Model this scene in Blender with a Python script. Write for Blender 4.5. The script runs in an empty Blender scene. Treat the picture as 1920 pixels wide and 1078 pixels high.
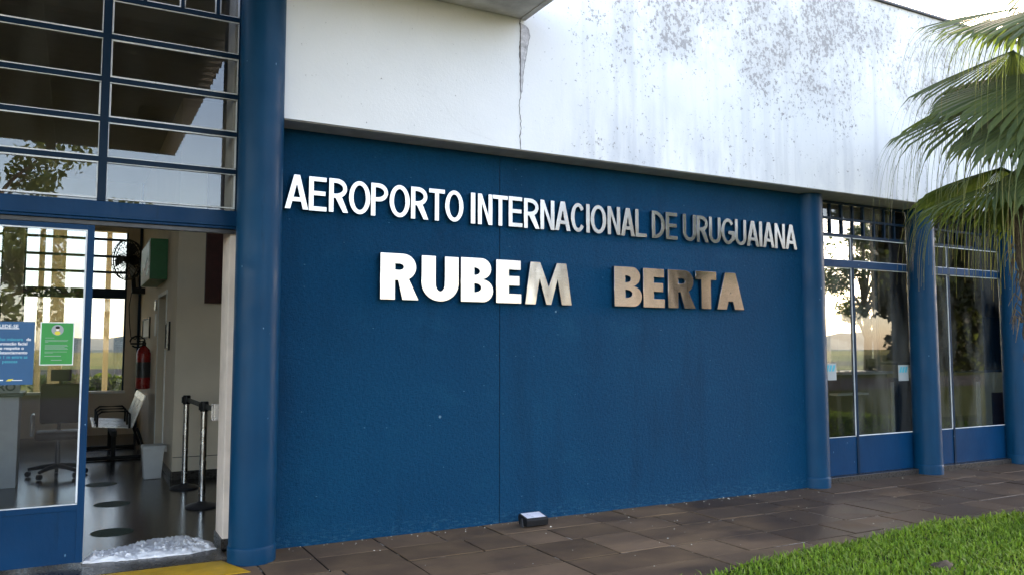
import bpy, bmesh, math, random
import numpy as np
from mathutils import Vector, Matrix, noise
R = math.radians
rng = random.Random(7)
sc = bpy.context.scene
COL = sc.collection

# ------------------------------------------------------------------ camera
CAM_Y, CAM_H, YAW, PIT = -6.2863, 1.5, R(28.4), R(4.30)
cd = bpy.data.cameras.new('camera'); cam = bpy.data.objects.new('camera', cd); COL.objects.link(cam)
cam.location = (0, CAM_Y, CAM_H); cam.rotation_euler = (R(90) + PIT, 0, -YAW)
cd.sensor_width = 36; cd.lens = 1516.0 / 1920 * 36; cd.clip_start = 0.05; cd.clip_end = 5000
sc.camera = cam
sc.render.resolution_x, sc.render.resolution_y = 1024, 574

# ------------------------------------------------------------------ sky, sun, exposure
SUN_AZ, SUN_EL = R(60), R(24)          # azimuth from +Y (into the building) towards +X
w = bpy.data.worlds.new('World'); sc.world = w; w.use_nodes = True
nt = w.node_tree; bg = nt.nodes['Background']
sky = nt.nodes.new('ShaderNodeTexSky'); sky.sky_type = 'NISHITA'; sky.sun_disc = False
sky.sun_elevation = SUN_EL; sky.sun_rotation = SUN_AZ
sky.air_density = 0.75; sky.dust_density = 1.2; sky.ozone_density = 1.0
wb = nt.nodes.new('ShaderNodeMix'); wb.data_type = 'RGBA'; wb.blend_type = 'MULTIPLY'; wb.inputs[0].default_value = 1; wb.inputs[7].default_value = (1.25, 1.0, .82, 1)   # daylight white balance
nt.links.new(sky.outputs[0], wb.inputs[6]); nt.links.new(wb.outputs[2], bg.inputs['Color']); bg.inputs['Strength'].default_value = 0.15
sd = bpy.data.lights.new('sun', 'SUN'); sd.energy = 2.0; sd.angle = R(0.5); sd.color = (1, .93, .82)
sun = bpy.data.objects.new('sun', sd); COL.objects.link(sun)
sv = Vector((math.sin(SUN_AZ) * math.cos(SUN_EL), math.cos(SUN_AZ) * math.cos(SUN_EL), math.sin(SUN_EL)))
sun.rotation_euler = sv.to_track_quat('Z', 'Y').to_euler(); sun.location = (20, 30, 30)
sc.view_settings.view_transform = 'Standard'; sc.view_settings.look = 'None'
sc.view_settings.gamma = 1; sc.view_settings.exposure = 3.2
sc.cycles.max_bounces = 10; sc.cycles.transparent_max_bounces = 24
sc.cycles.diffuse_bounces = 5; sc.cycles.glossy_bounces = 5
sc.cycles.sample_clamp_indirect = 6; sc.cycles.use_denoising = True
sc.cycles.caustics_reflective = False; sc.cycles.caustics_refractive = False

# ------------------------------------------------------------------ node helper and materials
class G:
    def __init__(s, name, rough=.5, base=(.5, .5, .5), metal=0, spec=.5):
        s.m = bpy.data.materials.new(name); s.m.use_nodes = True; s.t = s.m.node_tree
        s.b = s.t.nodes['Principled BSDF']
        s.b.inputs['Roughness'].default_value = rough; s.b.inputs['Metallic'].default_value = metal
        s.b.inputs['Base Color'].default_value = (*base, 1); s.b.inputs['Specular IOR Level'].default_value = spec
    def n(s, typ, ins=None, **kw):
        x = s.t.nodes.new('ShaderNode' + typ)
        for k, v in kw.items(): setattr(x, k, v)
        for k, v in (ins or {}).items():
            if hasattr(v, 'links') or hasattr(v, 'is_output'): s.t.links.new(v, x.inputs[k])
            else: x.inputs[k].default_value = v
        return x
    def pos(s, sx=1, sy=1, sz=1):
        g = s.n('NewGeometry')
        return s.n('Mapping', {'Vector': g.outputs['Position'], 'Scale': (sx, sy, sz)}).outputs[0]
    def obj(s, sx=1, sy=1, sz=1):
        g = s.n('TexCoord')
        return s.n('Mapping', {'Vector': g.outputs['Object'], 'Scale': (sx, sy, sz)}).outputs[0]
    def noise(s, vec, scale=5, detail=3, rough=.55):
        return s.n('TexNoise', {'Vector': vec, 'Scale': scale, 'Detail': detail, 'Roughness': rough}).outputs['Fac']
    def math(s, op, a, b=0, c=0):
        x = s.n('Math', operation=op)
        for i, v in enumerate((a, b, c)):
            if isinstance(v, (int, float)): x.inputs[i].default_value = v
            else: s.t.links.new(v, x.inputs[i])
        return x.outputs[0]
    def ramp(s, fac, a, b, lo=0., hi=1.):
        x = s.n('MapRange', {'Value': fac, 'From Min': a, 'From Max': b, 'To Min': lo, 'To Max': hi}, clamp=True)
        return x.outputs[0]
    def mix(s, fac, a, b, mode='MIX'):
        x = s.n('Mix', data_type='RGBA', blend_type=mode)
        for i, v in ((0, fac), (6, a), (7, b)):
            if isinstance(v, (int, float)): x.inputs[i].default_value = v
            elif isinstance(v, tuple): x.inputs[i].default_value = (*v, 1)
            else: s.t.links.new(v, x.inputs[i])
        return x.outputs[2]
    def xyz(s):
        g = s.n('NewGeometry'); return s.n('SeparateXYZ', {0: g.outputs['Position']}).outputs
    def col(s, c): s.t.links.new(c, s.b.inputs['Base Color']); return s
    def rgh(s, c): s.t.links.new(c, s.b.inputs['Roughness']); return s
    def bump(s, h, strength=.3, dist=.01):
        x = s.n('Bump', {'Height': h, 'Strength': strength, 'Distance': dist})
        s.t.links.new(x.outputs[0], s.b.inputs['Normal']); return s

def simple(name, c, rough=.5, metal=0, var=.12, scale=9, bump=0.0, spec=.5):
    g = G(name, rough, c, metal, spec)
    f = g.noise(g.pos(), scale, 4)
    d = tuple(x * (1 - var) for x in c); l = tuple(min(1, x * (1 + var)) for x in c)
    g.col(g.mix(g.ramp(f, .3, .7), d, l))
    g.rgh(g.ramp(g.noise(g.pos(), scale * 2.3, 2), .3, .7, max(.02, rough - .07), min(1, rough + .07)))
    if bump: g.bump(g.noise(g.pos(), scale * 12, 3), bump, .004)
    return g.m

def chips(g, vec, scale, thr, rad):
    v = g.n('TexVoronoi', {'Vector': vec, 'Scale': scale, 'Randomness': 1.0})
    c = g.n('SeparateColor', {0: v.outputs['Color']}).outputs[0]
    near = g.math('LESS_THAN', g.math('ADD', v.outputs['Distance'], g.math('MULTIPLY', g.noise(vec, scale * 4, 2), .1)), rad)
    return g.math('MULTIPLY', near, g.math('GREATER_THAN', c, thr))

def blue_wall():
    g = G('blue_wall_paint', .55, (.001, .033, .11), spec=.08)
    big = g.noise(g.pos(1, 1, .7), .9, 4); fine = g.noise(g.pos(9, 1, 60), 3, 3); fine2 = g.noise(g.pos(60, 1, 8), 3, 3)
    c = g.mix(g.ramp(big, .3, .7), (.0012, .040, .098), (.0024, .055, .124))
    c = g.mix(g.ramp(g.math('MULTIPLY', fine, 1.0), .35, .7, 0, .7), c, (.0005, .023, .064))
    c = g.mix(g.ramp(fine2, .62, .8, 0, .5), c, (.005, .066, .140))
    grain = g.noise(g.pos(1, 1, 1), 42, 4, .7)
    c = g.mix(g.ramp(grain, .40, .72, 0, .40), c, (.004, .062, .145))
    c = g.mix(g.ramp(g.noise(g.pos(1.6, 1, .35), 1.5, 5, .65), .52, .72, 0, .6), c, (.0015, .026, .066))
    c = g.mix(g.ramp(g.noise(g.pos(.9, 1, 1.4), 2.3, 4, .6), .58, .72, 0, .5), c, (.006, .062, .128))
    x, y, z = g.xyz()[:3]
    foot = g.math('MULTIPLY', g.ramp(z, .18, .0), g.ramp(g.noise(g.pos(1, 1, 4), 14, 5, .7), .50, .64))
    c = g.mix(g.math('MULTIPLY', foot, .8), c, (.035, .11, .18))
    c = g.mix(chips(g, g.pos(1, .01, 1), 7, .94, .13), c, (.16, .24, .30))
    c = g.mix(chips(g, g.pos(1, .01, 2.2), 16, .945, .16), c, (.07, .15, .22))
    g.col(c)
    h = g.math('ADD', g.math('ADD', fine, fine2), g.math('MULTIPLY', g.noise(g.pos(), 30, 5, .7), 2.2))
    g.bump(h, .75, .009); return g.m
def blue_gloss(name, c1=(.0012, .032, .080), c2=(.0025, .044, .102), rough=.40, chip=.955):
    g = G(name, rough, c1, spec=.14)
    c = g.mix(g.ramp(g.noise(g.pos(1, 1, .5), 3, 5), .3, .7), c1, c2)
    c = g.mix(chips(g, g.pos(1, 1, .6), 11, chip, .13), c, (.16, .25, .34))
    c = g.mix(g.ramp(g.noise(g.pos(1, 1, .25), 9, 5, .7), .66, .78, 0, .75), c, (.010, .062, .125))
    c = g.mix(g.ramp(g.noise(g.pos(1, 1, .12), 17, 5, .7), .60, .75, 0, .5), c, (.001, .018, .046))
    c = g.mix(chips(g, g.pos(1, 1, .5), 26, .96, .17), c, (.10, .19, .28))
    g.col(c); g.rgh(g.ramp(g.noise(g.pos(), 7, 4), .3, .7, rough - .08, rough + .14))
    g.bump(g.math('ADD', g.noise(g.pos(1, 1, .6), 22, 4), g.math('MULTIPLY', g.noise(g.pos(), 120, 2), .4)), .22, .006); return g.m
def white_render():
    g = G('white_render', .8, (.8, .8, .8), spec=.25)
    x, y, z = g.xyz()[:3]
    base = g.mix(g.ramp(g.noise(g.pos(), 1.1, 5), .3, .7), (.76, .755, .75), (.83, .82, .81))
    right = g.ramp(x, 3.45, 4.1)
    # rain streaks below the coping and grey washes
    st = g.noise(g.pos(5, 1, .22), 1.3, 5, .6)
    base = g.mix(g.math('MULTIPLY', g.math('MULTIPLY', g.ramp(st, .50, .72), right), .42), base, (.47, .47, .49))
    low = g.math('MULTIPLY', g.math('MULTIPLY', g.ramp(z, 4.15, 3.3), g.ramp(g.noise(g.pos(2.4, 1, .6), 2, 4), .42, .66)), right)
    base = g.mix(g.math('MULTIPLY', low, .62), base, (.50, .51, .55))
    # black mould specks gathered in drifts
    drift = g.noise(g.pos(1, 1, .8), 1.35, 5, .66)
    up = g.math('MULTIPLY', g.ramp(z, 3.85, 4.35), g.ramp(x, 3.7, 4.5))
    dens = g.math('ADD', g.math('MULTIPLY', g.ramp(drift, .30, .60), g.math('ADD', g.math('MULTIPLY', up, .72), .34)),
                  g.math('MULTIPLY', g.ramp(g.noise(g.pos(3, 1, 1.1), 2.1, 4), .5, .72), .30))
    dens = g.math('MULTIPLY', dens, right)
    sp = g.noise(g.pos(1.2, 1, 1), 25, 7, .72)
    thr = g.math('SUBTRACT', .652, g.math('MULTIPLY', dens, .152))
    speck = g.ramp(g.math('SUBTRACT', sp, thr), 0, .05)
    base = g.mix(g.math('MULTIPLY', speck, .80), base, (.165, .145, .135))
    base = g.mix(g.math('MULTIPLY', g.math('MULTIPLY', g.ramp(dens, .30, .95), .46), up), base, (.42, .40, .40))
    blot = g.math('MULTIPLY', g.math('MULTIPLY', g.ramp(g.noise(g.pos(.8, 1, 1.2), 1.9, 5, .7), .60, .70), up), g.ramp(sp, .4, .6))
    base = g.mix(g.math('MULTIPLY', blot, .6), base, (.46, .43, .435))
    # hairline cracks on the clean half
    v = g.n('TexVoronoi', {'Vector': g.n('Mix', {0: .22, 4: g.pos(), 5: g.n('TexNoise', {'Vector': g.pos(), 'Scale': 2.0}).outputs['Color']}, data_type='VECTOR').outputs[1], 'Scale': .85}, feature='DISTANCE_TO_EDGE')
    hair = g.math('MULTIPLY', g.ramp(v.outputs['Distance'], .006, .001), g.ramp(g.noise(g.pos(), 1.7, 2), .52, .62))
    base = g.mix(g.math('MULTIPLY', hair, .10), base, (.45, .44, .44))
    g.col(base); g.bump(g.math('ADD', g.noise(g.pos(), 40, 5, .7), g.math('MULTIPLY', speck, -.6)), .25, .006); return g.m
def paver_mat():
    g = G('wet_brown_paver', .5, (.1, .08, .07), spec=.12)
    t = g.n('Attribute', attribute_name='tint').outputs['Fac']
    x, y, z = g.xyz()[:3]
    c = g.mix(t, (.076, .050, .032), (.205, .136, .084))
    c = g.mix(g.ramp(g.noise(g.pos(), 2.2, 5), .35, .7, 0, .6), c, (.195, .128, .070))
    wet = g.math('ADD', g.noise(g.pos(1, 1.8, 1), 1.0, 4), g.ramp(x, 2.2, 6.5, -.16, .24))
    wf = g.ramp(wet, .45, .68)
    c = g.mix(g.ramp(g.noise(g.pos(), .9, 6, .7), .50, .72, 0, .5), c, (.060, .044, .033))
    c = g.mix(g.math('MULTIPLY', wf, .55), c, (.026, .0195, .0155))
    c = g.mix(g.ramp(g.noise(g.pos(), 60, 4, .7), .62, .75, 0, .35), c, (.12, .10, .08))
    c = g.mix(chips(g, g.pos(1, 1, .01), 9, .93, .09), c, (.55, .55, .52))
    g.col(c); g.rgh(g.ramp(wf, 0, 1, .74, .46))
    g.bump(g.noise(g.pos(), 55, 5, .65), .35, .006); return g.m
def joint_mat():
    g = G('sandy_joint', .95, (.03, .025, .02), spec=.1)
    x, y, z = g.xyz()[:3]
    f = g.math('ADD', g.noise(g.pos(), 3.2, 5, .7), g.ramp(x, 3.5, 7.5, -.06, .10))
    g.col(g.mix(g.ramp(f, .49, .60), (.016, .012, .010), (.42, .38, .33))); return g.m
def brushed(name, rough=.17, c=(.48, .47, .465)):
    g = G(name, rough, c, 1.0)
    g.rgh(g.ramp(g.noise(g.pos(2, 1, 60), 8, 3), .3, .7, rough - .05, rough + .07))
    g.bump(g.noise(g.pos(1, 1, .5), 3.0, 2), .10, .06); return g.m
def glass(name, tint=(.86, .89, .90), rough=0.0, dirt_haze=.0):
    m = bpy.data.materials.new(name); m.use_nodes = True; t = m.node_tree; t.nodes.clear()
    o = t.nodes.new('ShaderNodeOutputMaterial'); mx = t.nodes.new('ShaderNodeMixShader')
    tr = t.nodes.new('ShaderNodeBsdfTransparent'); tr.inputs[0].default_value = (*tint, 1)
    gl = t.nodes.new('ShaderNodeBsdfGlossy'); gl.inputs['Roughness'].default_value = rough; gl.inputs[0].default_value = (1, 1, 1, 1)
    lw = t.nodes.new('ShaderNodeLayerWeight'); lw.inputs[0].default_value = .5
    p = t.nodes.new('ShaderNodeMath'); p.operation = 'POWER'; p.inputs[1].default_value = 4.2
    s = t.nodes.new('ShaderNodeMath'); s.operation = 'MULTIPLY_ADD'; s.inputs[1].default_value = .93; s.inputs[2].default_value = .055
    t.links.new(lw.outputs['Facing'], p.inputs[0]); t.links.new(p.outputs[0], s.inputs[0]); t.links.new(s.outputs[0], mx.inputs[0])
    t.links.new(tr.outputs[0], mx.inputs[1]); t.links.new(gl.outputs[0], mx.inputs[2])
    last = mx.outputs[0]
    if dirt_haze:
        ge = t.nodes.new('ShaderNodeNewGeometry'); nz = t.nodes.new('ShaderNodeTexNoise'); nz.inputs['Scale'].default_value = 2.4; nz.inputs['Detail'].default_value = 5
        mp = t.nodes.new('ShaderNodeMapping'); mp.inputs['Scale'].default_value = (1.6, 1, .5); t.links.new(ge.outputs['Position'], mp.inputs[0]); t.links.new(mp.outputs[0], nz.inputs['Vector'])
        mr = t.nodes.new('ShaderNodeMapRange'); mr.inputs[1].default_value = .45; mr.inputs[2].default_value = .75; mr.inputs[4].default_value = dirt_haze
        t.links.new(nz.outputs['Fac'], mr.inputs[0]); df = t.nodes.new('ShaderNodeBsdfDiffuse'); df.inputs[0].default_value = (.5, .48, .42, 1)
        m2 = t.nodes.new('ShaderNodeMixShader'); t.links.new(mr.outputs[0], m2.inputs[0]); t.links.new(last, m2.inputs[1]); t.links.new(df.outputs[0], m2.inputs[2]); last = m2.outputs[0]
    t.links.new(last, o.inputs[0]); return m
def leaf_mat(name, cols, trans=.45, tipcol=None):
    m = bpy.data.materials.new(name); m.use_nodes = True
    g = G.__new__(G); g.m = m; g.t = m.node_tree; g.b = g.t.nodes['Principled BSDF']
    g.b.inputs['Roughness'].default_value = .45; g.b.inputs['Specular IOR Level'].default_value = .12
    a = g.n('Attribute', attribute_name='tint').outputs['Fac']
    c = g.mix(a, cols[0], cols[1])
    c = g.mix(g.ramp(g.noise(g.pos(), 1.3, 3), .35, .7, 0, .5), c, cols[2])
    if tipcol:
        tp = g.n('Attribute', attribute_name='tip').outputs['Fac']
        c = g.mix(tp, c, tipcol)
    g.col(c)
    tr = g.n('BsdfTranslucent', {'Color': g.mix(.5, c, (.30, .40, .03))})
    mx = g.n('MixShader', {0: trans, 1: g.b.outputs[0], 2: tr.outputs[0]})
    g.t.links.new(mx.outputs[0], g.t.nodes['Material Output'].inputs[0]); return m

M = dict(
    wall=blue_wall(), column=blue_gloss('blue_column_paint'), frame=blue_gloss('blue_frame_paint', (.0015, .028, .080), (.003, .038, .105), .36, .975),
    dframe=blue_gloss('dark_blue_bar_paint', (.002, .014, .034), (.003, .019, .046), .40, .98),
    white=white_render(), paver=paver_mat(), joint=joint_mat(), steel=brushed('brushed_steel', .20, (.40, .39, .38)), steel2=brushed('polished_steel', .15, (.37, .355, .35)),
    glass=glass('window_glass', dirt_haze=.025), grey_glass=glass('grey_window_glass', (.54, .57, .585), dirt_haze=.11), putty=simple('white_putty', (.72, .73, .74), .7, bump=.4), soffit=simple('grey_soffit', (.58, .55, .54), .85, bump=.3),  # grey glass: dirt film thickened as painted pale haze, softening view and reflections
    concrete=simple('stained_concrete', (.52, .50, .46), .85, var=.3, scale=4, bump=.4), mortar=simple('bare_mortar', (.50, .48, .49), .95, var=.35, scale=28, bump=.8),
    crack=simple('crack_shadow_grit', (.10, .09, .085), .95), plaster=simple('cream_plaster', (.66, .57, .45), .8, var=.06, scale=2, bump=.15),
    jamb=simple('pale_jamb_plaster', (.70, .60, .52), .75, var=.12, scale=5, bump=.3), ceil=simple('lobby_ceiling_paint', (.42, .38, .33), .85, var=.05),
    floor=simple('dark_granite_floor', (.018, .0155, .014), .20, var=.35, scale=30), sill=simple('dark_sill_stone', (.03, .026, .023), .3, var=.3, scale=20),
    yellow=simple('yellow_floor_paint', (.50, .28, .005), .5, var=.18, scale=8, bump=.3), cloth=simple('white_cloth', (.80, .79, .80), .95, var=.05, bump=.3),
    black=simple('black_plastic', (.010, .010, .011), .5, var=.2, spec=.2), dgrey=simple('dark_grey_metal', (.05, .05, .055), .4, .3),
    chrome=simple('satin_chrome', (.62, .62, .62), .24, 1.0, var=.05), red=simple('red_enamel', (.28, .012, .012), .3), green=simple('green_sign_panel', (.012, .13, .035), .4),
    maroon=simple('maroon_wood', (.050, .010, .009), .4, var=.25, scale=14), binp=simple('pale_grey_plastic', (.55, .56, .57), .5, var=.06),
    lgrey=simple('light_grey_metal', (.46, .46, .46), .32, .6), wpaint=simple('white_panel', (.78, .78, .77), .6, var=.04), poster_blue=simple('poster_blue_print', (.010, .085, .21), .35, var=.04),
    poster_green=simple('poster_green_print', (.02, .27, .045), .35, var=.04), print_white=simple('white_print', (.85, .85, .85), .5, var=.02), print_cyan=simple('cyan_print', (.05, .36, .46), .5, var=.02),
    print_yellow=simple('yellow_print', (.75, .62, .05), .5, var=.02), lens=simple('frosted_lens', (.74, .73, .78), .3, var=.1), skin=simple('beige_print', (.65, .40, .27), .5, var=.02), grey_print=simple('pale_grey_print', (.34, .36, .37), .5, var=.02),
    sticker_green=simple('green_floor_sticker', (.010, .040, .018), .6, var=.25, scale=25), corr=simple('grey_corrugated_sheet', (.20, .185, .17), .7, var=.2, scale=3),
    trunk=simple('fibrous_palm_trunk', (.12, .085, .05), .95, var=.5, scale=30, bump=1.0), bark=simple('tree_bark', (.09, .065, .045), .95, var=.4, scale=12, bump=.8),
    palm=leaf_mat('palm_leaf', ((.044, .066, .032), (.105, .130, .048), (.085, .105, .046)), .36, (.30, .22, .07)),
    foliage=leaf_mat('tree_foliage', ((.045, .070, .018), (.10, .12, .03), (.07, .085, .03)), .3), foliage_dry=leaf_mat('dry_foliage', ((.15, .105, .06), (.24, .17, .10), (.18, .13, .09)), .3), foliage2=leaf_mat('grey_green_foliage', ((.055, .062, .042), (.10, .105, .065), (.08, .082, .052)), .25),
    grass=leaf_mat('lawn_grass', ((.042, .105, .006), (.29, .44, .040), (.135, .26, .015)), .35, (.32, .36, .10)),
    soil=simple('lawn_soil', (.040, .048, .016), .95, var=.4, scale=20, bump=.6, spec=.02), asphalt=simple('asphalt', (.045, .044, .042), .95, var=.25, scale=20, spec=.03), stone=simple('brown_stone', (.085, .058, .035), .9, var=.5, scale=12, bump=.8),
    brownwall=simple('brown_plaster', (.26, .20, .15), .85, var=.06), beige=simple('beige_panel', (.42, .37, .28), .6, var=.08), teal=simple('teal_laminate', (.035, .07, .075), .35, var=.15), screen=simple('dark_screen', (.012, .014, .018), .15),
    cream=simple('cream_post_paint', (.66, .55, .33), .7, var=.08), carpaint=simple('silver_car_paint', (.55, .56, .58), .25, .5, var=.03), tyre=simple('tyre_rubber', (.02, .02, .02), .8), ceilw=simple('white_paint_far', (.75, .74, .70), .7),
)
M['grit'] = simple('pale_grit', (.50, .46, .38), .9, var=.5, scale=40)
M['tan'] = simple('brown_backdrop', (.44, .36, .26), .9, var=.3, scale=.6)  # tone raised to brighten the tan mirrored in the big letters
def field_mat():
    g = G('dry_field', .95, (.2, .17, .06), spec=.02)
    x, y, z = g.xyz()[:3]
    f = g.noise(g.pos(), .08, 5); f2 = g.noise(g.pos(.3, 1, 1), 1.2, 5)
    c = g.mix(g.ramp(f, .35, .65), (.085, .115, .03), (.21, .165, .06))
    c = g.mix(g.ramp(f2, .35, .7, 0, .5), c, (.26, .215, .09))
    g.col(c); g.bump(f2, .5, .05); return g.m
M['field'] = field_mat()
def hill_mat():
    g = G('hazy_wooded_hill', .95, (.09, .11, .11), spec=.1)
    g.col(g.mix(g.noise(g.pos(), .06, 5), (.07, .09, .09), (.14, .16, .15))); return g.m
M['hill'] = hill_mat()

# ------------------------------------------------------------------ mesh builder and scene graph helpers
class MB:
    def __init__(s): s.v = []; s.f = []; s.t = []
    def quad(s, a, b, c, d, t=0): i = len(s.v); s.v += [a, b, c, d]; s.f.append((i, i+1, i+2, i+3)); s.t.append(t); return s
    def box(s, x0, x1, y0, y1, z0, z1, t=0):
        i = len(s.v)
        s.v += [(x0,y0,z0),(x1,y0,z0),(x1,y1,z0),(x0,y1,z0),(x0,y0,z1),(x1,y0,z1),(x1,y1,z1),(x0,y1,z1)]
        for q in ((0,3,2,1),(4,5,6,7),(0,1,5,4),(1,2,6,5),(2,3,7,6),(3,0,4,7)): s.f.append(tuple(i+k for k in q)); s.t.append(t)
        return s
    def tube(s, pts, rad, n=10, cap=True):
        pts = [Vector(p) for p in pts]
        if not isinstance(rad, (list, tuple)): rad = [rad] * len(pts)
        i0 = len(s.v); ref = None
        for k, p in enumerate(pts):
            d = (pts[min(k+1, len(pts)-1)] - pts[max(k-1, 0)]).normalized()
            if ref is None: ref = Vector((0,0,1)) if abs(d.z) < .9 else Vector((1,0,0))
            a = d.cross(ref).normalized(); b = d.cross(a); ref = -b if False else ref
            for j in range(n):
                th = 2*math.pi*j/n; s.v.append(tuple(p + rad[k]*(math.cos(th)*a + math.sin(th)*b)))
        for k in range(len(pts)-1):
            for j in range(n):
                s.f.append((i0+k*n+j, i0+k*n+(j+1)%n, i0+(k+1)*n+(j+1)%n, i0+(k+1)*n+j)); s.t.append(0)
        if cap:
            s.f.append(tuple(i0+j for j in range(n))[::-1]); s.t.append(0)
            e = i0+(len(pts)-1)*n; s.f.append(tuple(e+j for j in range(n))); s.t.append(0)
        return s
    def lathe(s, prof, c=(0,0,0), n=32):
        return s.tube([(c[0], c[1], c[2]+z) for r, z in prof], [r for r, z in prof], n) if False else s._lathe(prof, c, n)
    def _lathe(s, prof, c, n):
        i0 = len(s.v)
        for r, z in prof:
            for j in range(n):
                a = 2*math.pi*j/n; s.v.append((c[0]+r*math.cos(a), c[1]+r*math.sin(a), c[2]+z))
        for k in range(len(prof)-1):
            for j in range(n): s.f.append((i0+k*n+j, i0+k*n+(j+1)%n, i0+(k+1)*n+(j+1)%n, i0+(k+1)*n+j)); s.t.append(0)
        s.f.append(tuple(i0+j for j in range(n))[::-1]); s.t.append(0)
        e = i0+(len(prof)-1)*n; s.f.append(tuple(e+j for j in range(n))); s.t.append(0)
        return s
    def prism(s, poly, axis, a0, a1):     # poly: 2D outline; axis 'y' -> (x,z), 'x' -> (y,z), 'z' -> (x,y)
        def P(p, a): return (p[0], a, p[1]) if axis == 'y' else ((a, p[0], p[1]) if axis == 'x' else (p[0], p[1], a))
        n = len(poly); i = len(s.v)
        s.v += [P(p, a0) for p in poly] + [P(p, a1) for p in poly]
        s.f.append(tuple(range(i, i+n))); s.f.append(tuple(range(i+2*n-1, i+n-1, -1))); s.t += [0, 0]
        for k in range(n): s.f.append((i+k, i+n+k, i+n+(k+1)%n, i+(k+1)%n)); s.t.append(0)
        return s
    def rot(s, start, center, axis, ang):
        m = Matrix.Rotation(ang, 3, axis); c = Vector(center)
        for k in range(start, len(s.v)): s.v[k] = tuple(m @ (Vector(s.v[k]) - c) + c)
        return s

def build(name, mb, mat, parent=None, bevel=0, smooth=None, tint=False):
    me = bpy.data.meshes.new(name); me.from_pydata(mb.v, [], mb.f)
    if tint:
        a = me.attributes.new('tint', 'FLOAT', 'FACE'); a.data.foreach_set('value', mb.t)
    bm = bmesh.new(); bm.from_mesh(me)
    bmesh.ops.recalc_face_normals(bm, faces=bm.faces)
    if bevel: bmesh.ops.bevel(bm, geom=[e for e in bm.edges if len(e.link_faces) == 2 and e.calc_face_angle(0) > .5], offset=bevel, segments=2, affect='EDGES', profile=.6)
    bm.to_mesh(me); bm.free()
    if smooth is not None:
        for p in me.polygons: p.use_smooth = True
        me.set_sharp_from_angle(angle=R(smooth))
    me.materials.append(M[mat] if isinstance(mat, str) else mat)
    o = bpy.data.objects.new(name, me); COL.objects.link(o)
    if parent: o.parent = parent; o.location = -world_loc(parent)
    return o
def world_loc(o):
    v = Vector((0, 0, 0))
    while o: v += Vector(o.location); o = o.parent
    return v
def tag(o, label=None, cat=None, group=None, kind=None):
    for k, v in (('label', label), ('category', cat), ('group', group), ('kind', kind)):
        if v: o[k] = v
    return o
def thing(name, label, cat, loc=(0,0,0), group=None):
    o = bpy.data.objects.new(name, None); COL.objects.link(o); o.location = loc; o.empty_display_size = .2
    return tag(o, label, cat, group)
def struct(name, mb, mat, **k): return tag(build(name, mb, mat, **k), kind='structure')
def dup_tree(root, loc):
    r = root.copy(); COL.objects.link(r); r.location = loc
    def rec(src, dst):
        for ch in list(src.children):
            c = ch.copy(); COL.objects.link(c); c.parent = dst; rec(ch, c)
    rec(root, r); return r

# ------------------------------------------------------------------ setting: ground, pavement, lawn, roads, hill
struct('ground', MB().quad((-900,-900,-.05), (900,-900,-.05), (900,900,-.05), (-900,900,-.05)), 'field')
rows = [.12, -.385, -.785, -1.315, -1.71, -2.13]
while rows[-1] > -9.3: rows.append(rows[-1] - (.40 if len(rows) % 3 else .50))
pv = MB(); base_x = 1.175; bays = [base_x + .97*k for k in range(-9, 34)]
bays = [b if b != base_x else b for b in bays]
gp = .0075
for bi in range(len(bays)-1):
    x0, x1 = bays[bi], bays[bi+1]
    for ri in range(len(rows)-1):
        if ri >= 5 and x0 > 3.5: continue
        y1, y0 = rows[ri], rows[ri+1]
        if ri >= 6: continue
        cuts = [x0]
        r_ = rng.random()
        if r_ < .82: cuts.append(x0 + (x1-x0)*rng.choice((.38, .42, .5, .56, .62)))
        cuts.append(x1)
        for a, b in zip(cuts, cuts[1:]):
            tz = rng.uniform(-.0025, .0035)
            pv.box(a+gp, b-gp, y0+gp, y1-gp, -.04, tz, rng.random())
struct('pavement', pv, 'paver', bevel=.004, tint=True)
struct('pavement_bed', MB().box(-8, 34, -2.6, .13, -.045, -.0055), 'joint')
struct('driveway', MB().box(-40, 3.2, -13.9, -2.62, -.06, -.012), 'asphalt')
def lawn_edge(x): return -2.12 + .28*min(1, max(0, (x-3.6)/2.4)) - .02*max(0, x-6) + .03*math.sin(x*3.1) + .02*math.sin(x*7.7+1)
lw = MB(); n = 90
xs = [3.25 + (40-3.25)*(k/n)**1.6 for k in range(n+1)]
for a, b in zip(xs, xs[1:]): lw.quad((a, -13.5, .012), (b, -13.5, .012), (b, lawn_edge(b), .012), (a, lawn_edge(a), .012))
struct('lawn_soil', lw, 'soil')
struct('verge', MB().quad((-120,-14,-.03), (160,-14,-.03), (160,-9.7,-.03), (-120,-9.7,-.03)).quad((-300,-120,-.03), (300,-120,-.03), (300,-22,-.03), (-300,-22,-.03)), 'soil')
struct('road', MB().quad((-80,-22,-.02), (120,-22,-.02), (120,-14,-.02), (-80,-14,-.02)), 'asphalt')
struct('apron_road', MB().quad((-200,44,-.03), (200,44,-.03), (200,62,-.03), (-200,62,-.03)), 'asphalt')
hb = MB(); prev = None
for k in range(81):
    x = -300 + 12*k; h = 6 + 9*noise.noise(Vector((x*.012, 3, 0))) + 5*noise.noise(Vector((x*.05, 9, 0))) + 8*max(0, (x-150)/300)
    cur = (x, max(3, h))
    if prev:
        hb.quad((prev[0], 330, -1), (cur[0], 330, -1), (cur[0], 380, cur[1]), (prev[0], 380, prev[1]))
        hb.quad((prev[0], 380, prev[1]), (cur[0], 380, cur[1]), (cur[0], 460, -1), (prev[0], 460, -1))
    prev = cur
struct('hill', hb, 'hill', smooth=80)

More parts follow.
